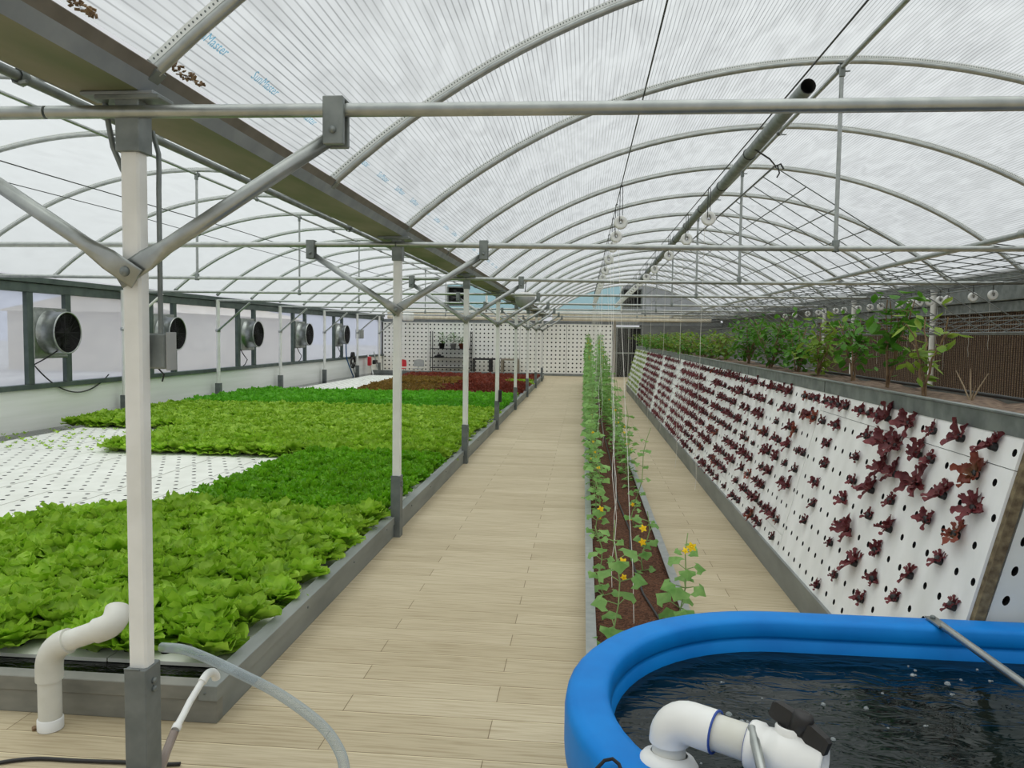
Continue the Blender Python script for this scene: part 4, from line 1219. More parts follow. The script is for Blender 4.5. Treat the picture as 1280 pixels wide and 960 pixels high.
while y < 28.6:
    pos.append((RROW+pr_rng.uniform(-.03,.03), y, 1)); y += .42
heights = [(.55, 16), (.75, 24), (.95, 34), (1.15, 44), (1.4, 54), (1.62, 64)]
for (x, y, row) in pos:
    u = (y-6)/14
    k = int(max(0, min(5, u*5+pr_rng.uniform(-.6,.8)-(.7 if row else 0))))
    lb = 'leafy cucumber vine on twine in the %s row of the trough' % ('right' if row else 'left')
    gp = 'cucumber vines of the %s row' % ('right' if row else 'left')
    if protos[k] is None:
        protos[k] = vine_thing(x, y, heights[k][0], heights[k][1], .088, lb, 40+k, (.0, .0), group=gp)
    else:
        dup(protos[k], (x, y, .095), (0, 0, pr_rng.uniform(0, 6.28)), lb, gp, pr_rng.uniform(.9, 1.1))

# white twine spools --------------------------------------------------------------
def spool(x, y, z, zwire, zfloor, label, group, sway=0.0, seed=0, lean=0.0, ey=0.0):
    r_ = random.Random(seed)
    t = thing('twine_spool', label, 'spool', (x, y, z), group)
    mb = MB(); mb.lathe([(.014,-.018),(.054,-.018),(.062,-.012),(.046,-.008),(.046,.008),(.062,.012),(.054,.018),(.014,.018),(.014,-.018)], (x, y, z), (0.05,-1,0), 20)
    part('reel', mb, M['pvc'], t)
    mb = MB()
    mb.tube([(x-.012, y-.022, zwire), (x-.012, y-.022, z+.02), (x-.006, y-.024, z-.012), (x+.006, y-.024, z-.012), (x+.010, y-.024, z+.015), (x+.002, y-.024, z+.028)], .0035, 5)
    mb.tube([(x+.012, y+.01, zwire), (x+.014, y+.012, z+.06)], .0035, 5)
    mb.tube([(x-.012, y-.022, zwire), (x-.006, y-.01, zwire+.012), (x+.006, y, zwire+.012), (x+.012, y+.01, zwire)], .0035, 5)
    part('hook', mb, M['wire'], t)
    mb = MB(); N_ = 14
    N_ = 22
    P = [(x-.03+lean*(i/N_)+sway*math.sin(i*1.35+seed)*(i/N_)**2, y-ey*(i/N_)+sway*.6*math.cos(i*1.1+seed)*(i/N_), z-.03-(z-.03-zfloor)*i/N_) for i in range(N_+1)]
    mb.tube(P, .0017, 4); part('twine', mb, M['string'], t)
    return t
ly = [7.2, 8.2, 9.15, 10.6, 12.4, 13.9, 15.2, 16.1, 17.0, 17.6, 18.2, 18.8, 19.4, 20.0, 20.6, 21.2, 21.8, 22.4, 23.0, 23.6, 24.2, 24.8, 25.4, 26.0]
ry = [6.95, 8.4, 10.1, 12.1, 13.7, 15.3, 16.5, 17.2, 17.9, 18.6, 19.2, 19.8, 20.4, 21.0, 21.6, 22.2, 22.8, 23.4, 24.0, 24.6, 25.2, 25.8, 26.4]
for k, y in enumerate(ly):
    spool(.315, y, 2.74, 3.06, .10, '%s white twine spool from the camera in the left row over the trough' % ORD[k], 'spools of the left row', (.004, .022, .018, .004, .02, .015)[k % 6], k, (-.13 if k % 2 else .06) if k > 7 else (.03, -.06, -.02, .05, -.10, .02, -.08, .1)[k], (2.9, 3.3, 3.6, 3.4, 3.2, 2.6, 1.8, 1.0)[k] if k < 8 else .2)
for k, y in enumerate(ry):
    spool(1.06, y, 2.74, 2.99, (.35, .3, .5, .4, .6, .5)[k % 6], '%s white twine spool from the camera in the right row over the walkway' % ORD[k], 'spools of the right row', .008, k+30, -.02)
wire(5.1, 2.44, 'thin dark wire carrying the spools in front of the brown cooling pad', .004, 5.5, 28, 0)
for k, y in enumerate([10.3, 10.8, 11.5, 11.75, 12.1, 12.45, 12.75, 13.2, 14.0, 14.5, 15.1, 15.9, 16.4, 17.2, 17.6, 18.4, 19.5, 20.4]):
    spool(5.1, y, 2.29, 2.44, (1.6, 1.5, 1.3)[k % 3], '%s white twine spool from the camera in the row before the cooling pad' % ORD[k], 'spools before the cooling pad', .005, k+60)

# ------------------------------------------------------------------ sloping grow tower on the right
TX0, TZ0, TK = 1.39, .19, .25            # foot of the white face, slope dx/dz
SL = math.sqrt(1+TK*TK)
DU, DW = (TK/SL, 1/SL), (1/SL, -TK/SL)   # (x, z) along the face upwards, and inwards
TH = 1.186                               # face height along the slope
TY = [3.095, 5.55, 8.05, 10.5, 13.0, 15.45, 17.9, 20.35, 22.8, 25.0]
def face(y, v, d=0.0):
    return (TX0+DU[0]*v+DW[0]*d, y, TZ0+DU[1]*v+DW[1]*d)
tw = thing('grow_tower', 'long white-sided growing tower with a grey trough on top and a grey foot curb', 'grow tower', (1.75, 3.1, 0))
YT0, YT1 = 3.09, 25.0
mb = MB(); mb.prism([(1.378,0),(1.41,0),(1.43,.17),(1.415,.17),(1.41,.15),(1.395,.192),(1.372,.192)], YT0+.01, YT1); part('foot_curb', mb, M['curb'], tw)
mb = MB(); mb.prism([(1.672,1.335),(1.70,1.335),(1.70,1.425),(1.66,1.425),(1.66,1.418),(1.672,1.412)], YT0-.02, YT1)
mb.prism([(2.10,1.335),(2.13,1.335),(2.14,1.425),(2.10,1.425)], YT0-.02, YT1)
mb.bbox((1.672, YT0-.03, 1.335), (2.13, YT0-.01, 1.425)); mb.bbox((1.672, YT1, 1.335), (2.13, YT1+.02, 1.425)); mb.box((1.70, YT0, 1.335), (2.10, YT1, 1.345))
part('top_trough', mb, M['galv_dark'], tw, 'dark grey metal trough along the top')
mb = MB()
for y in TY[1:-1]: mb.box((1.6705, y-.004, 1.34), (1.6725, y+.004, 1.42))
part('trough_joint', mb, M['dark'], tw)
mb = MB(); nx_, ny_ = 5, 160; vs = []
for j in range(ny_+1):
    for i in range(nx_+1):
        vs.append((1.70+.40*i/nx_, YT0+(YT1-YT0)*j/ny_, 1.405+rng.uniform(-.012,.018)))
mb.add(vs, [(j*(nx_+1)+i, j*(nx_+1)+i+1, (j+1)*(nx_+1)+i+1, (j+1)*(nx_+1)+i) for j in range(ny_) for i in range(nx_)], True)
solo('peat_bed', mb, M['peat'], (1.9, 10, 1.4), 'brown peat filling the trough on top of the white grow tower', 'growing medium', kind='stuff', fix=False)
# dark filler added for the shaded hollow, so that the holes look dark
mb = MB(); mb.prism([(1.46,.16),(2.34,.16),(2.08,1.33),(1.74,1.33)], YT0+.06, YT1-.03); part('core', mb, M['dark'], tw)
# end edge: mossy brown strip between the two faces
mb = MB(); p0, p1 = face(0, -.02), face(0, TH)
mb.prism([(p0[0]+.012, p0[2]), (p0[0]+.050, p0[2]), (p1[0]+.050, p1[2]), (p1[0]+.012, p1[2])], YT0-.022, YT0+.05); part('corner_strip', mb, M['brown_gap'], tw, 'mossy brown corner strip')
NY, NV = 18, 9
def tower_board(name, y0, y1, v0, v1, nu, nv, mat, label, grp):
    mb = MB()
    holed(mb, y1-y0-.008, v1-v0-.003, .025, nu, nv, .0165, lambda u, v, d: face(y0+.004+u, v0+v, d), stag=1, seg=10)
    return solo(name, mb, [mat, M['dark']], face((y0+y1)/2, 0), label, 'wall board', grp)
PITCH_V = TH/NV
for i in range(len(TY)-1):
    y0, y1 = TY[i], TY[i+1]
    where = 'the near end of the grow tower' if i == 0 else 'the far end of the grow tower' if i == 8 else 'the grow tower, %s from the camera' % ORD[i]
    tone = M['foam_grey']
    if i == 0:
        tower_board('panel_board', y0, y1, 0, PITCH_V*8, NY, 8, tone, 'large lower white drilled board at the near end of the grow tower', 'boards of the grow tower')
        tower_board('panel_board', y0, y1, PITCH_V*8, TH, NY, 1, tone, 'narrow top white drilled board at the near end of the grow tower', 'boards of the grow tower')
    else:
        tower_board('panel_board', y0, y1, 0, PITCH_V, NY, 1, tone, 'narrow foot board of the white face at '+where, 'boards of the grow tower')
        tower_board('panel_board', y0, y1, PITCH_V, TH, NY, 8, tone, 'large white drilled board at '+where, 'boards of the grow tower')
# end board facing the camera, and the plain boards of the far side
mb = MB()
xl = lambda v: 1.445+.262*v
xr = lambda v: 2.40-.262*v
holed(mb, 1.0, 1.16, .025, 7, 10, .020, lambda u, v, d: (xl(v)+(xr(v)-xl(v))*u, YT0-.012+d, .19+v), seg=12)
solo('panel_board', mb, [M['foam'], M['dark']], (1.9, YT0, .19), 'white drilled end board of the grow tower, facing the blue tub', 'wall board', 'boards of the grow tower')
mb = MB(); mb.prism([(2.40,.0),(2.43,.0),(2.14,1.34),(2.11,1.34)], YT0, YT1); part('back_face', mb, M['foam'], tw)

# red oak-leaf seedlings in black net pots
AX = Vector((-.80, 0, .60)).normalized()
def oak(r_, lod=0, n_=None):
    mb = MB()
    n_ = n_ or r_.choice((7, 8, 9, 10))
    if lod: n_ = 6
    vsum = []
    X = Vector((0,1,0)); Yv = AX.cross(X)
    R_ = Matrix((X, Yv, AX)).transposed()
    a0 = r_.uniform(0, 6)
    for k in range(n_):
        ln = r_.uniform(.055, .10); 
        vs, fs, uvs = leaf_pts(a0+k*2.4+r_.uniform(-.3,.3), ln, ln*r_.uniform(.5,.68), r_.uniform(.55,1.2), r_.uniform(.2,.8), r_.choice((.1,.2,.3)), .008, 10 if not lod else 3, 2, (0,0,.0), r_, lobes=(2.6 if not lod else 0))
        vs = [tuple(R_ @ Vector(p) + AX*.012) for p in vs]
        mb.add(vs, fs, True, uvs)
    return mb
r_ = random.Random(5)
OAK = [oak(r_).mesh('oakleaf_%d' % i, M['oakleaf'], fix=False) for i in range(8)]
OAKB = [oak(r_).mesh('oakleaf_bronze_%d' % i, M['lettuce_red'], fix=False) for i in range(3)]
OAKL = [oak(r_, 1) for i in range(4)]
mb = MB(); mb.lathe([(0,.026),(.0175,.026),(.0185,.020),(.0165,-.02),(0,-.02)], (0,0,0), (-.97,0,.243), 12)
POTM = mb.mesh('net_pot', M['black'])
NEAR = {(a, b): c for a, b, c in [(0,11,0),(1,6,0),(1,9,0),(2,4,0),(2,6,0),(2,8,1),(2,11,0),(2,15,0),(3,0,0),(3,3,0),(3,6,0),(3,9,1),(3,10,0),(3,14,0),(4,2,0),(4,6,1),(4,8,0),(4,11,0),(4,15,0),(5,1,1),(5,3,0),(5,6,0),(5,8,1),(5,10,0),(5,14,0),(6,1,1),(6,3,1),(6,5,1),(6,7,1),(6,8,1),(6,11,0),(6,15,0),(7,1,1),(7,4,0),(7,5,1),(7,7,1),(7,8,1),(7,10,0),(7,14,0),(7,16,0),(8,1,1),(8,3,1),(8,5,0),(8,7,1),(8,9,1),(8,10,0),(8,11,0),(8,12,0),(8,14,0),(8,15,0),(8,16,0),(8,17,0)]}
plants = []
r_ = random.Random(11)
for i in range(len(TY)-1):
    y0, y1 = TY[i], TY[i+1]
    cw = (y1-y0-.008)/NY
    for row in range(NV):
        for c in range(NY):
            y = y0+.004+(c+.5)*cw
            cx_ = .25*cw if row % 2 else -.25*cw
            # the stagger follows the row index inside each board
            if i == 0: k_ = row if row < 8 else 0
            else: k_ = 0 if row == 0 else row-1
            y += (.25 if k_ % 2 else -.25)*cw
            if i == 0:
                if (row, c) in NEAR: plants.append((y, row, 'red', NEAR[(row, c)]))
                continue
            gap = 15.6 < y < 16.3 or 20.0 < y < 20.3 or (13.1 < y < 13.5)
            if y > 19.9: 
                if y < 22.6 and not gap and r_.random() < .9: plants.append((y, row, 'pale', 0))
                elif y >= 22.6 and r_.random() < .7: plants.append((y, row, 'pale', 0))
                continue
            if gap: continue
            if y < 3.2: continue
            occ = (.62 if (c+row) % 3 else .28) if y < 8.05 else (.86 if (c // 3 + row) % 3 else .5) if y < 10.5 else .92
            if row == 8: occ = max(occ, .8)
            if r_.random() < occ: plants.append((y, row, 'red', 0))
plants.sort(key=lambda p: p[0])
def plant_pos(y, row): return face(y, (row+.5)*PITCH_V)
made = 0; restp = {'red': [], 'pale': []}
for (y, row, kd, sz) in plants:
    p = plant_pos(y, row)
    if kd == 'red' and made < 300:
        bz = r_.random() < .10
        o = bpy.data.objects.new('oakleaf_lettuce', r_.choice(OAKB if bz else OAK)); C.objects.link(o)
        s = (r_.uniform(.85, 1.1) if sz else r_.uniform(.5, .68)) if y < 5.5 else r_.uniform(.42, .78)
        o.location = p; o.scale = (s*1.0,)*3
        o.rotation_euler = (r_.uniform(-.35,.35), r_.uniform(-.2,.2), r_.uniform(-.3,.3))
        pt = bpy.data.objects.new('net_pot', POTM); C.objects.link(pt); pt.parent = o
        pt.scale = (1/s,)*3; 
        pt.rotation_euler = (0,0,0)
        pt['label'] = 'black net pot'
        tag(o, 'small bronze lettuce seedling in a black pot on the white tower face' if bz else 'small dark red lettuce seedling in a black pot on the white tower face', 'seedling', 'bronze seedlings of the tower' if bz else 'dark red seedlings of the tower')
        made += 1
    else:
        restp[kd].append(p)
for kd, nm, lb, mat in (('red', 'oakleaf_crop', 'farther dark red lettuce seedlings on the white tower face', 'oakleaf'), ('pale', 'pale_seedling_crop', 'rows of pale green seedlings at the far end of the white tower face', 'paleleaf')):
    tot = MB(); arrs = [(np.array(m.v), m.f, m.uv) for m in OAKL]
    for p in restp[kd]:
        a, f_, u_ = r_.choice(arrs); s = r_.uniform(.55, .85)*(1.0 if kd == 'red' else .8)
        b_ = len(tot.v)
        tot.v += [(q[0]*s+p[0], q[1]*s+p[1], q[2]*s+p[2]) for q in a.tolist()]
        tot.f += [tuple(b_+k for k in fc) for fc in f_]; tot.uv += u_; tot.sm += [True]*len(f_)
    solo(nm, tot, M[mat], restp[kd][0], lb, 'seedling', kind='stuff', fix=False)

# shrubs in the trough on top of the tower --------------------------------------------
def shrub(x, y, h, w, nst, nleaf, lsize, mat, label, seed, group, bare=.3, z0=1.40):
    r_ = random.Random(seed)
    t = thing('shrub', label, 'shrub', (x, y, z0), group)
    st = MB(); fo = MB(); tips = []
    for k in range(nst):
        a = r_.uniform(0, 6.28); P = []
        rx, ry = math.cos(a)*w*r_.uniform(.2,.6), math.sin(a)*w*r_.uniform(.3,1.0)
        hh = h*r_.uniform(.7, 1.0)
        for i in range(7):
            v = i/6
            P.append((x+rx*v**1.4+r_.uniform(-.012,.012), y+ry*v**1.2+r_.uniform(-.015,.015), z0-.02+hh*v))
        st.tube(P, [.008*(1-.6*i/6) for i in range(7)], 5)
        for i in range(2, 7): tips.append((P[i], i/6))
        for q in range(2):
            i = r_.randint(2, 5); b_ = Vector(P[i]); e_ = b_+Vector((r_.uniform(-.6,.6)*w*.6, r_.uniform(-1,1)*w*.7, r_.uniform(.02,.2)*h))
            st.tube([b_, (b_+e_)/2+Vector((0,0,.02)), e_], [.004,.003,.002], 4); tips.append((tuple(e_), .7)); tips.append((tuple((b_+e_)/2), .6))
    tips = [q for q in tips if q[1] > bare]
    for k in range(nleaf):
        p, v = r_.choice(tips)
        q = Vector(p)+Vector((r_.gauss(0,.05)*w/.3, r_.gauss(0,.07)*w/.3, r_.gauss(0,.05)))
        az = r_.uniform(0, 6.28); s = lsize*r_.uniform(.6, 1.3); dr = r_.uniform(-.2, 1.1)
        d = Vector((math.cos(az)*math.cos(dr), math.sin(az)*math.cos(dr), -math.sin(dr)*.9)); sd_ = Vector((-math.sin(az), math.cos(az), r_.uniform(-.3,.3)))
        up = d.cross(sd_)
        V_ = [q, q+d*s*.35+sd_*s*.26, q+d*s*.7+sd_*s*.2, q+d*s, q+d*s*.7-sd_*s*.2, q+d*s*.35-sd_*s*.26, q+d*s*.45-up*s*.07]
        fo.add(V_, [(0,1,6),(1,2,6),(2,3,6),(3,4,6),(4,5,6),(5,0,6)], False, [(.5,0),(.8,.4),(.7,.7),(.5,1),(.3,.7),(.2,.4),(.5,.45)])
    part('stems', st, M['bark'], t, fix=False); part('foliage', fo, M[mat], t, fix=False)
    return t
sh = [
 (1.86, 4.42, .50, .22, 3, 60, .085, 'shrubyellow', 'nearest leafy shrub in the trough, with bare forked brown stems', .55),
 (1.90, 5.05, .58, .28, 4, 130, .09, 'shrubleaf', 'second shrub in the trough, thick pale trunk and hanging leaves', .45),
 (1.93, 5.75, .52, .28, 4, 150, .08, 'shrubleaf', 'third shrub in the trough, dark and open', .35),
 (1.90, 6.5, .52, .30, 5, 180, .08, 'shrubyellow', 'fourth shrub in the trough, yellow-green and bushy', .3),
 (1.92, 7.2, .46, .34, 6, 260, .075, 'shrubleaf', 'fifth shrub in the trough, medium green', .2),
 (1.90, 8.1, .56, .46, 8, 420, .075, 'shrubleaf', 'big dark green bush in the middle of the trough', .1),
 (1.92, 9.3, .58, .50, 8, 440, .075, 'shrubleaf', 'biggest dark green bush, rounded, behind the middle of the trough', .1)]
for k, a in enumerate(sh): shrub(*a[:9], 100+k, 'shrubs on the grow tower', a[9])
lowp = [shrub(1.90, 10.6, .40, .42, 6, 240, .075, 'shrubyellow', 'low yellow-green shrub right behind the biggest bush', 120, 'low shrubs at the far half of the trough', .1),
        shrub(1.88, 11.6, .36, .42, 6, 240, .075, 'shrubleaf', 'low green shrub in the far half of the trough', 121, 'low shrubs at the far half of the trough', .1)]
y = 12.5; k = 0
while y < 24.8:
    dup(lowp[k % 2 if r_.random() < .8 else 0], (1.90+r_.uniform(-.05,.05), y, 1.40), (0,0,r_.uniform(0,6.28)), 'low green shrub in the far half of the trough', 'low shrubs at the far half of the trough', r_.uniform(.85,1.1)); y += .75; k += 1
# dry twigs near the end of the trough
mb = MB(); b_ = Vector((1.88, 3.95, 1.40))
for dx, dy, h in ((-.05,.06,.16),(.0,.02,.17),(.05,-.05,.15),(-.02,-.08,.09),(.03,.08,.1)):
    mb.tube([b_, b_+Vector((dx*.5, dy*.5, h*.55)), b_+Vector((dx, dy, h))], [.005,.0035,.002], 5)
solo('dry_twigs', mb, M['twig'], (1.88, 3.95, 1.40), 'dry leafless plant stump near the end of the trough', 'dead plant')
mb = MB(); mb.tube([(2.05, 3.2, 1.43), (2.05, 4.2, 1.432), (2.04, 5.2, 1.43), (2.05, 7, 1.43)], .010, 6)
solo('drip_hose', mb, M['black'], (2.05, 4, 1.43), 'black drip hose lying on the peat at the back of the trough', 'hose')
# slim white posts behind the tower
for k, y in enumerate((12.7, 16.3, 18.2)):
    mb = MB(); mb.tube([(5.42, y, 0), (5.42, y, 2.5)], .045, 10); mb.lathe([(.06,2.44),(.06,2.5)], (5.42, y, 0), (0,0,1), 10)
    solo('wall_column', mb, M['white_paint'], (5.42, y, 0), '%s slim white column in front of the brown cooling pad' % CL[k], 'column', 'slim white columns by the cooling pad')

# ------------------------------------------------------------------ blue stock tank
TCX, TCY, TR, TXR = .745, 2.24, .78, 1.75
def stadium(off, n_=28):
    r = TR-off; pts = []
    for i in range(n_+1):
        a = -PI/2-PI*i/n_
        pts.append((TCX+r*math.cos(a), TCY+r*math.sin(a)))
    for i in range(1, 6): pts.append((TCX+(TXR-TCX)*i/6, TCY+r))
    for i in range(n_+1):
        a = PI/2-PI*i/n_
        pts.append((TXR+r*math.cos(a), TCY+r*math.sin(a)))
    for i in range(1, 6): pts.append((TXR-(TXR-TCX)*i/6, TCY-r))
    return pts
tk = thing('stock_tank', 'big bright blue plastic stock tank full of dark water', 'tank', (1.25, 2.24, 0))
prof = [(.13,.0),(.10,.02),(.085,.25),(.075,.50),(.052,.51),(.02,.48),(.004,.485),(.0,.51),(.0,.62),(.005,.645),(.018,.656),(.04,.66),(.105,.66),(.122,.656),(.130,.645),(.137,.605),(.134,.598),(.128,.592),(.137,.585),(.146,.53),(.16,.30),(.18,.05),(.22,.03)]
mb = MB(); rows_ = [[(p[0], p[1], z) for p in stadium(o_)] for o_, z in prof]; n_ = len(rows_[0])
vs = [p for r__ in rows_ for p in r__]
fs = [(i*n_+j, i*n_+(j+1) % n_, (i+1)*n_+(j+1) % n_, (i+1)*n_+j) for i in range(len(rows_)-1) for j in range(n_)]
fs.append(tuple(reversed(range(n_)))); fs.append(tuple((len(rows_)-1)*n_+j for j in range(n_)))
mb.add(vs, fs, True); part('shell', mb, M['blue_tub'], tk)
mb = MB(); mb.bbox((-.012, 2.10, .44), (.06, 2.21, .52), .012); part('lug', mb, M['blue_tub'], tk)
mb = MB(); sp_ = stadium(.1425); mb.add([(p[0], p[1], .545) for p in sp_]+[(p[0], p[1], .562+.004*math.sin(i_*2.3)) for i_, p in enumerate(stadium(.1395))], [(j, (j+1) % n_, n_+(j+1) % n_, n_+j) for j in range(n_)], True)
part('algae_line', mb, simple('algae_film', rgb(8,52,40), rgb(14,84,92), .6, 0, 12, stretch=(1,1,6)), tk, 'dark green algae along the waterline')
wl2 = MB(); wp = stadium(.144); cxm, cym = (TCX+TXR)/2, TCY
vs = []
RG = 14
for q in range(RG+1):
    f_ = 1-q/RG*.999
    vs += [(cxm+(p[0]-cxm)*f_, cym+(p[1]-cym)*f_, .548) for p in wp]
fs = [(q*n_+j, q*n_+(j+1) % n_, (q+1)*n_+(j+1) % n_, (q+1)*n_+j) for q in range(RG) for j in range(n_)]
wl2.add(vs, fs, True); solo('tank_water', wl2, M['tub_water'], (1.25, 2.24, .548), 'dark rippled water in the blue stock tank', 'water', kind='stuff')
mb = MB(); r_ = random.Random(3)
for i in range(95):
    a = r_.uniform(0, 6.28); rr = math.sqrt(r_.random())
    x = cxm+math.cos(a)*rr*1.0; y = cym+math.sin(a)*rr*.64
    if abs(y-cym) > .63: continue
    s = r_.choice((.004, .005, .006, .008, .011))
    mb.lathe([(s,0),(s*.8,s*.45),(s*.4,s*.75),(0,s*.85)], (x, y, .548), (0,0,1), 8)
    if r_.random() < .3: mb.lathe([(s*.6,0),(s*.4,s*.4),(0,s*.5)], (x+s*1.6, y+s*.4, .548), (0,0,1), 6)
bub, bn, bl, bb = newmat('water_bubble'); bb.inputs['Base Color'].default_value = (.6,.66,.66,1); bb.inputs['Roughness'].default_value = .05; bb.inputs['Alpha'].default_value = .35
solo('bubbles', mb, bub, (1.25, 2.24, .548), 'clear bubbles floating on the tank water', 'bubbles', kind='stuff', fix=False)
# dark cord looped over the rim
mb = MB(); mb.tube([(.115,1.80,.655),(.105,1.835,.668),(.09,1.85,.672),(.07,1.845,.669),(.05,1.82,.66),(.035,1.78,.63),(.03,1.74,.57),(.03,1.70,.50)], .0045, 6)
solo('cord', mb, M['dark'], (.09, 1.83, .66), 'dark cord looped over the rim of the blue tank', 'cord')

# PVC pipework over the tank: riser, elbow, run, ball valve
E0 = Vector((.232, 1.90, .762)); RUN = (Vector((.505, 1.745, .752))-E0); RL_ = RUN.length; RD = RUN.normalized()
pv = thing('pvc_valve_pipe', 'white plastic pipe with an elbow and a black-handled valve over the tank', 'pipe', (.23, 1.90, .5))
mb = MB(); mb.tube([(E0.x-.012, E0.y-.02, .45), (E0.x, E0.y, E0.z-.05)], .042, 24); part('riser', mb, M['pvc_old'], pv)
mb = MB(); mb.lathe([(.055,-.02),(.075,-.02),(.077,.0),(.074,.02),(.062,.035),(.046,.04)], (E0.x-.004, E0.y-.006, .63), (.1,.15,1), 28); part('coupling', mb, M['pvc'], pv)
mb = MB(); P = []
for i in range(9):
    a = i/8*PI/2
    P.append(E0+Vector((0,0,-.055))+(Vector((0,0,.055))*math.sin(a)+RD*.055*(1-math.cos(a))))
dn = (E0-Vector((0,0,.062)))
mb.tube([dn]+P+[E0+RD*.115], .0505, 24)
part('elbow', mb, M['pvc'], pv)
mb = MB(); mb.tube([E0+RD*.09, E0+RD*.215], .042, 24); part('run', mb, M['pvc_old'], pv)
mb = MB()
for d_ in (.114, .196): mb.lathe([(.046,0),(.0515,0),(.0515,.004),(.046,.004)], E0+RD*d_, RD, 24)
part('glue_ring', mb, M['blue_ring'], pv, 'dark blue glue ring')
vb = MB(); vb.lathe([(.042,.198),(.054,.198),(.056,.204),(.056,.225),(.050,.232),(.052,.25),(.060,.262),(.062,.275),(.062,.315),(.056,.325),(.056,.36),(.050,.365),(.044,.366),(.040,.33)], E0, RD, 28)
part('valve_body', vb, M['pvc'], pv)
mb = MB(); vc = E0+RD*.285; side = RD.cross(Vector((0,0,1))).normalized()
vax = Vector((.10,.10,1)).normalized()
mb.lathe([(.034,.04),(.034,.066),(.030,.07)], vc, vax, 20); part('valve_neck', mb, M['pvc'], pv)
mb = MB(); hd = (Vector((.62,-.70,-.25))); hd = hd.normalized(); vax = (vax-hd*vax.dot(hd)).normalized(); hs = vax.cross(hd)
hm = Matrix((hd, hs, vax)).transposed(); hc = vc+vax*.080
mb.lathe([(0,.066),(.022,.066),(.024,.105),(.020,.112),(0,.113)], vc, vax, 18)
for sg in (-1, 1):
    vs = []
    for (a, wv, z0_, z1_) in ((.0,.013,-.022,.022),(.030,.012,-.022,.022),(.064,.010,-.021,.018),(.074,.008,-.018,.012)):
        for sy in (-1, 1):
            for z_ in (z0_, z1_): vs.append(hc+hm @ Vector((sg*a, sy*wv, z_)))
    fs = []
    for i in range(3):
        b_ = i*4
        fs += [(b_,b_+4,b_+5,b_+1),(b_+2,b_+3,b_+7,b_+6),(b_+1,b_+5,b_+7,b_+3),(b_,b_+2,b_+6,b_+4)]
    fs += [(0,1,3,2),(12,14,15,13)]
    mb.add(vs, fs, False)
part('handle', mb, M['black'], pv, 'black paddle handle')
# grey steel rod braces
rb = thing('brace_rod', 'grey steel rod bolted by its flattened end to the back rim of the blue tank', 'rod', (1.33, 2.95, .66))
a_ = Vector((1.315, 2.965, .668)); b_ = Vector((1.372, 2.30, .655)); d_ = (b_-a_).normalized()
mb = MB(); mb.tube([a_+d_*.07, a_+d_*.1, a_+d_*1.6], .0135, 12)
sd_ = d_.cross(Vector((0,0,1))).normalized()
rot = Matrix((sd_, d_, Vector((0,0,1)))).transposed()
mb.obox(a_+d_*.03, (.02, .05, .003), rot); part('rod', mb, M['galv'], rb)
mb = MB(); mb.lathe([(0,0),(.010,0),(.010,.006),(.006,.010),(0,.011)], a_+Vector((0,0,.003)), (0,0,1), 8); part('bolt', mb, M['galv_dark'], rb)
mb = MB(); mb.tube([(.404,1.790,.805),(.404,1.786,.802),(.408,1.70,.757),(.412,1.60,.70),(.414,1.48,.662)], [.007,.0115,.0115,.0115,.0115], 12)
solo('brace_rod', mb, M['galv'], (.41, 1.7, .7), 'short grey steel rod standing in front of the white valve', 'rod')

# ------------------------------------------------------------------ foreground left: riser pipe, hoses, cable
fr_ = thing('drain_riser', 'thick white plastic drain pipe with two elbows rising beside the lettuce bed', 'pipe', (-2.235, 3.0, 0))
bx, by = -2.232, 3.02
mb = MB(); mb.tube([(bx, by, 0), (bx, by, .27)], .0455, 20); part('riser', mb, M['pvc_old'], fr_)
mb = MB(); mb.lathe([(.051,0),(.051,.045),(.046,.048)], (bx, by, .002), (0,0,1), 20); part('base_collar', mb, M['pvc'], fr_)
mb = MB(); RD2 = Vector((.93, 0, .36)).normalized()
top = Vector((bx, by, .315)); P = []
for i in range(9):
    v = i/8
    P.append((1-v)**2*(top+Vector((0,0,-.05)))+2*v*(1-v)*(top+Vector((.0,0,.045)))+v*v*(top+Vector((.045,0,.055))+RD2*.05))
mb.tube([(bx, by, .215)]+P, .0535, 20); part('lower_elbow', mb, M['pvc_old'], fr_)
q0 = P[-1]
mb = MB(); mb.tube([q0-RD2*.02, q0+RD2*.155], .0435, 20); part('run', mb, M['pvc_old'], fr_)
mb = MB(); q1 = q0+RD2*.135; up_ = Vector((-.25, .75, .6)).normalized()
P2 = [q1, q1+RD2*.04]
for i in range(1, 8):
    a = i/7*PI/2
    P2.append(q1+RD2*(.04+.045*math.sin(a))+up_*(.045*(1-math.cos(a))))
P2.append(P2[-1]+up_*.03)
mb.tube(P2, .0525, 20); part('upper_elbow', mb, M['pvc_old'], fr_)
mb = MB(); mb.tube([(bx-.05, by-.03, .006), (bx-.06, by-.02, .012)], .01, 6)
solo('wood_chip', mb, M['bark'], (bx-.055, by-.025, 0), 'small brown wood chip on the deck beside the drain pipe', 'debris')

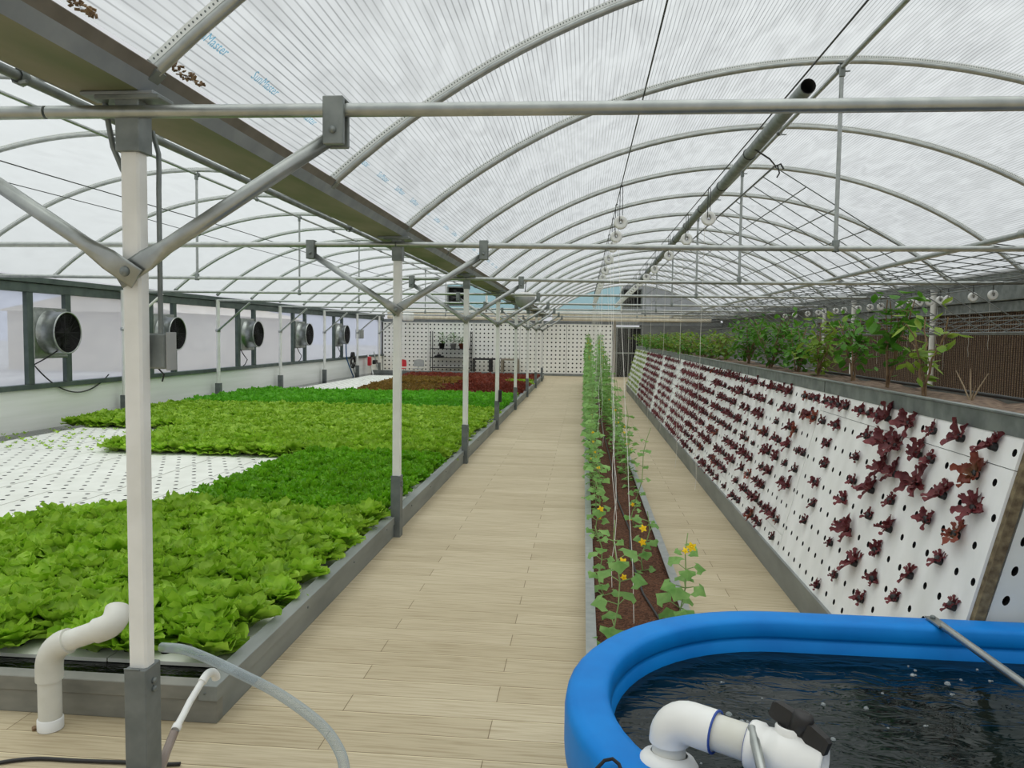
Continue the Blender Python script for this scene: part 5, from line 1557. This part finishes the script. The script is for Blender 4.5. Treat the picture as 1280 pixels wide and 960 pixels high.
def spline(P, n_=8):
    out = []; P = [Vector(p) for p in P]
    for i in range(len(P)-1):
        p0 = P[max(0,i-1)]; p1 = P[i]; p2 = P[i+1]; p3 = P[min(len(P)-1,i+2)]
        for k in range(n_):
            t = k/n_
            out.append(.5*((2*p1)+(p2-p0)*t+(2*p0-5*p1+4*p2-p3)*t*t+(3*p1-p0-3*p2+p3)*t**3))
    out.append(P[-1]); return out
mb = MB()
HP = [(-1.775,3.10,.345),(-1.649,3.05,.362),(-1.512,3.0,.349),(-1.35,2.93,.328),(-1.152,2.85,.291),(-.957,2.75,.235),(-.858,2.68,.172),(-.82,2.62,.11),(-.80,2.54,.055),(-.80,2.40,.021),(-.86,2.1,.021),(-1.0,1.7,.021)]
mb.tube(spline(HP), .0205, 16, cap=False)
solo('clear_hose', mb, M['hose'], (-.8, 2.5, 0), 'clear vinyl hose arching from the lettuce bed down to the deck', 'hose', fix=False)
h2 = thing('fill_hose', 'white nozzle on a brownish clear hose hooked over the front curb of the bed', 'hose', (-1.53, 2.66, 0))
mb = MB(); mb.tube(spline([(-1.524,2.74,.175),(-1.523,2.68,.129),(-1.530,2.645,.075),(-1.545,2.60,.035),(-1.57,2.5,.018),(-1.7,2.2,.018)]), .0165, 12); part('tubing', mb, simple('dusty_vinyl', rgb(140,126,116), rgb(168,156,148), .35), h2)
mb = MB(); mb.tube([(-1.524,2.75,.182),(-1.530,2.82,.203),(-1.535,2.88,.226),(-1.519,2.965,.283)], .0135, 12); mb.lathe([(.0155,0),(.0175,.004),(.0175,.024),(.015,.028)], (-1.523,2.745,.179), (-.1,.75,.25), 12); part('nozzle', mb, M['pvc'], h2)
mb = MB(); mb.tube(spline([(-1.520,2.95,.275),(-1.514,2.985,.292),(-1.505,3.01,.290),(-1.500,3.025,.270),(-1.500,3.03,.255)], 4), .0175, 12); part('end_elbow', mb, M['pvc'], h2)
mb = MB(); mb.tube(spline([(-2.5,2.55,.009),(-2.30,2.70,.009),(-2.14,2.775,.009),(-1.95,2.785,.009),(-1.75,2.795,.009),(-1.60,2.80,.009),(-1.54,2.81,.009)]), .0075, 8)
solo('floor_cable', mb, M['black'], (-2, 2.78, .01), 'black cable lying on the deck behind the nearest post', 'cable')

# ------------------------------------------------------------------ things at the far end
def chair(x, y, z0, mat, label):
    t = thing('shell_chair', label, 'chair', (x, y, 0))
    mb = MB(); vs = []; n_ = 10
    for i in range(7):
        for j in range(n_+1):
            u = -1+2*j/n_; v = i/6
            vs.append((x+u*.23*(1-.12*v*v), y+.20-.05*(u*u)+.05*v, .38+.02*0+z0+.30*v-.03*u*u*v))
    k_ = len(vs); fs = [(i*(n_+1)+j, i*(n_+1)+j+1, (i+1)*(n_+1)+j+1, (i+1)*(n_+1)+j) for i in range(6) for j in range(n_)]
    mb.add(vs, fs, True); mb.add([(p[0], p[1]+.02, p[2]) for p in vs], fs, True); part('backrest', mb, mat, t)
    mb = MB(); mb.bbox((x-.24, y-.22, .29+z0), (x+.22, y+.16, .32+z0), .012); part('seat', mb, mat, t)
    for sx in (-1, 1):
        for sy in (-1, 1):
            mb = MB(); mb.tube([(x+sx*.17, y+sy*.14, .29+z0), (x+sx*.22, y+sy*.2, 0)], .012, 6); part('leg', mb, M['galv'], t)
    mb = MB(); mb.tube([(x-.02, y+.16, .31+z0), (x-.02, y+.20, .42+z0)], .02, 6); part('spine', mb, M['galv'], t)
chair(-7.72, 32.3, -.06, M['red'], 'red shell chair against the far wall')
chair(-7.0, 32.5, -.06, M['grey_plastic'], 'grey shell chair against the far wall, beside the red one')
rk = thing('shelf_rack', 'black metal shelf rack with potted plants against the far wall', 'shelf', (-5.66, 32.9, 0))
for x in (-6.50, -4.78):
    for y in (32.65, 33.12):
        mb = MB(); mb.tube([(x, y, 0), (x, y, 1.84)], .018, 6); part('upright', mb, M['black'], rk)
for z in (.29, .72, 1.10):
    mb = MB(); mb.bbox((-6.50, 32.65, z-.02), (-4.78, 33.12, z+.012)); part('shelf', mb, M['black'], rk)
def potted(x, z, h, n_, mat, label, seed):
    y = 32.88; r_ = random.Random(seed)
    t = thing('potted_plant', label, 'plant', (x, y, z))
    mb = MB(); mb.lathe([(0,.0),(.10,0),(.13,.20),(.14,.20),(.14,.22),(.12,.22),(.115,.19),(0,.19)], (x, y, z), (0,0,1), 16); part('pot', mb, mat, t)
    fo = MB()
    for k in range(n_):
        a = r_.uniform(0, 6.28); rr = abs(r_.gauss(0, .14)); q = Vector((x+math.cos(a)*rr*1.2, y+math.sin(a)*rr, z+.25+r_.random()*h))
        d = Vector((math.cos(a), math.sin(a), r_.uniform(-.5,.5))); sd2 = Vector((-math.sin(a), math.cos(a), 0)); s = .11
        fo.add([q, q+d*s*.5+sd2*s*.3, q+d*s, q+d*s*.5-sd2*s*.3], [(0,1,2,3)], False, [(.5,0),(.8,.5),(.5,1),(.2,.5)])
    part('foliage', fo, M['shrubleaf'], t, fix=False)
    mb = MB(); mb.tube([(x, y, z+.18), (x+.02, y, z+.3+h*.6)], .012, 5); part('stem', mb, M['bark'], t)
potted(-6.05, 1.11, .42, 110, M['black'], 'tall plant in a black pot, leftmost on the top shelf', 1)
potted(-5.55, 1.11, .40, 110, M['grey_plastic'], 'plant in a grey pot in the middle of the top shelf', 2)
potted(-5.18, 1.11, .22, 60, M['terracotta'], 'low plant in a brown pot, rightmost on the top shelf', 3)
mb = MB(); mb.bbox((-6.35, 32.75, .733), (-5.95, 33.0, .80), .03); mb.bbox((-6.25, 32.8, .79), (-6.08, 32.95, .85), .03)
solo('tool_bag', mb, M['black'], (-6.15, 32.88, .733), 'small black bag lying on the middle shelf of the rack', 'bag')
def table(x0, x1, y0, y1, h, mat, label, lw=.05):
    t = thing('work_table', label, 'table', ((x0+x1)/2, (y0+y1)/2, 0))
    mb = MB(); mb.bbox((x0, y0, h-.07), (x1, y1, h), .006); part('table_top', mb, mat, t)
    for x in (x0, x1-lw):
        for y in (y0, y1-lw):
            mb = MB(); mb.bbox((x, y, 0), (x+lw, y+lw, h-.07)); part('leg', mb, mat, t)
table(-4.66, -3.92, 32.5, 33.0, .72, M['black'], 'left black table against the far wall, beside the shelf')
table(-3.90, -3.55, 32.45, 32.95, .73, M['black'], 'narrow black table between the left black table and the brown one')
table(-3.46, -2.72, 32.5, 33.0, .72, M['taupe'], 'brown table against the far wall, right of the black ones', .10)
# hose and hand tools by the left wall
mb = MB(); mb.tube(spline([(-8.50, 27.25, 1.33), (-8.55, 27.5, .8), (-8.55, 28.0, .35), (-8.52, 28.3, .02)]), .022, 8)
solo('wall_hose', mb, M['blue_hose'], (-8.5, 28, 0), 'blue hose hanging from the farthest exhaust fan to the floor', 'hose')
t = thing('hose_reel', 'dark hose coil hung on the low wall beside the blue hose', 'hose reel', (-8.6, 29.0, .75))
mb = MB(); mb.tube([(-8.62+.03*math.sin(i*.7), 28.5+.22*math.cos(i*.5), .62+.22*math.sin(i*.5)) for i in range(40)], .018, 6); part('coil', mb, M['black'], t)
mb = MB(); mb.lathe([(0,0),(.14,0),(.14,.1),(0,.1)], (-8.68, 28.5, .86), (1,0,0), 14); part('drum', mb, M['dark'], t)
mb = MB(); mb.tube([(-8.6, 28.4, .6), (-8.58, 28.5, .3), (-8.58, 28.7, .1), (-8.5, 28.85, .06)], .014, 6); part('tail', mb, M['black'], t)
bx_ = thing('switch_box', 'small grey switch box on the film window past the farthest fan', 'switch box', (-8.7, 29.7, 1.55))
mb = MB(); mb.bbox((-8.78, 29.35, 1.5), (-8.60, 29.85, 1.85), .01); part('housing', mb, M['grey_plastic'], bx_)
mb = MB(); mb.bbox((-8.60, 29.37, 1.52), (-8.59, 29.83, 1.83), .004); part('lid', mb, M['galv'], bx_)
tb = thing('broom', 'white and red long-handled tool leaning on the low wall near the far corner', 'tool', (-8.55, 30.4, 0))
mb = MB(); mb.tube([(-8.35, 30.4, 0), (-8.62, 30.5, .85)], .03, 8); part('handle', mb, M['pvc'], tb)
mb = MB(); mb.bbox((-8.58, 30.30, .42), (-8.46, 30.52, .78), .02); part('head', mb, M['red'], tb)
tb = thing('broom', 'dark long-handled tool leaning on the low wall in the far left corner', 'tool', (-8.55, 31.3, 0))
mb = MB(); mb.tube([(-8.35, 31.2, 0), (-8.62, 31.4, .95)], .022, 8); part('handle', mb, M['galv'], tb)
mb = MB(); mb.bbox((-8.60, 31.1, .45), (-8.48, 31.5, .62), .02); part('head', mb, M['black'], tb)
# buildings outside, seen blurred through the film
mb = MB(); mb.box((-26, 33, -.2), (-18, 48, 2.5)); mb.prism([(-26.3, 2.5), (-17.7, 2.5), (-22, 3.4)], 32.6, 48.4)
solo('neighbour_building', mb, M['building'], (-18, 45, 0), 'cream building outside, blurred through the far left windows', 'building')

for j, (y0_, y1_, lb) in enumerate(((2.02, 2.22, 'dark clump of dead leaves caught above the gutter, left of the nearest roof arch'), (2.62, 2.86, 'dark clump of dead leaves caught above the gutter, right of the nearest roof arch'))):
    mb = MB(); r_ = random.Random(j)
    for i in range(46):
        y = r_.uniform(y0_, y1_); x = -1.452+r_.uniform(-.004, .014); z = arc_z(RX, x)+.03+r_.uniform(-.012, .004)
        mb.obox((x, y, z), (.004, .008, .0015), Matrix.Rotation(r_.uniform(0, 6), 3, 'X') @ Matrix.Rotation(r_.uniform(0, 6), 3, 'Z'))
    solo('leaf_litter', mb, M['bark'], (-1.43, (y0_+y1_)/2, 2.6), lb, 'leaf litter')
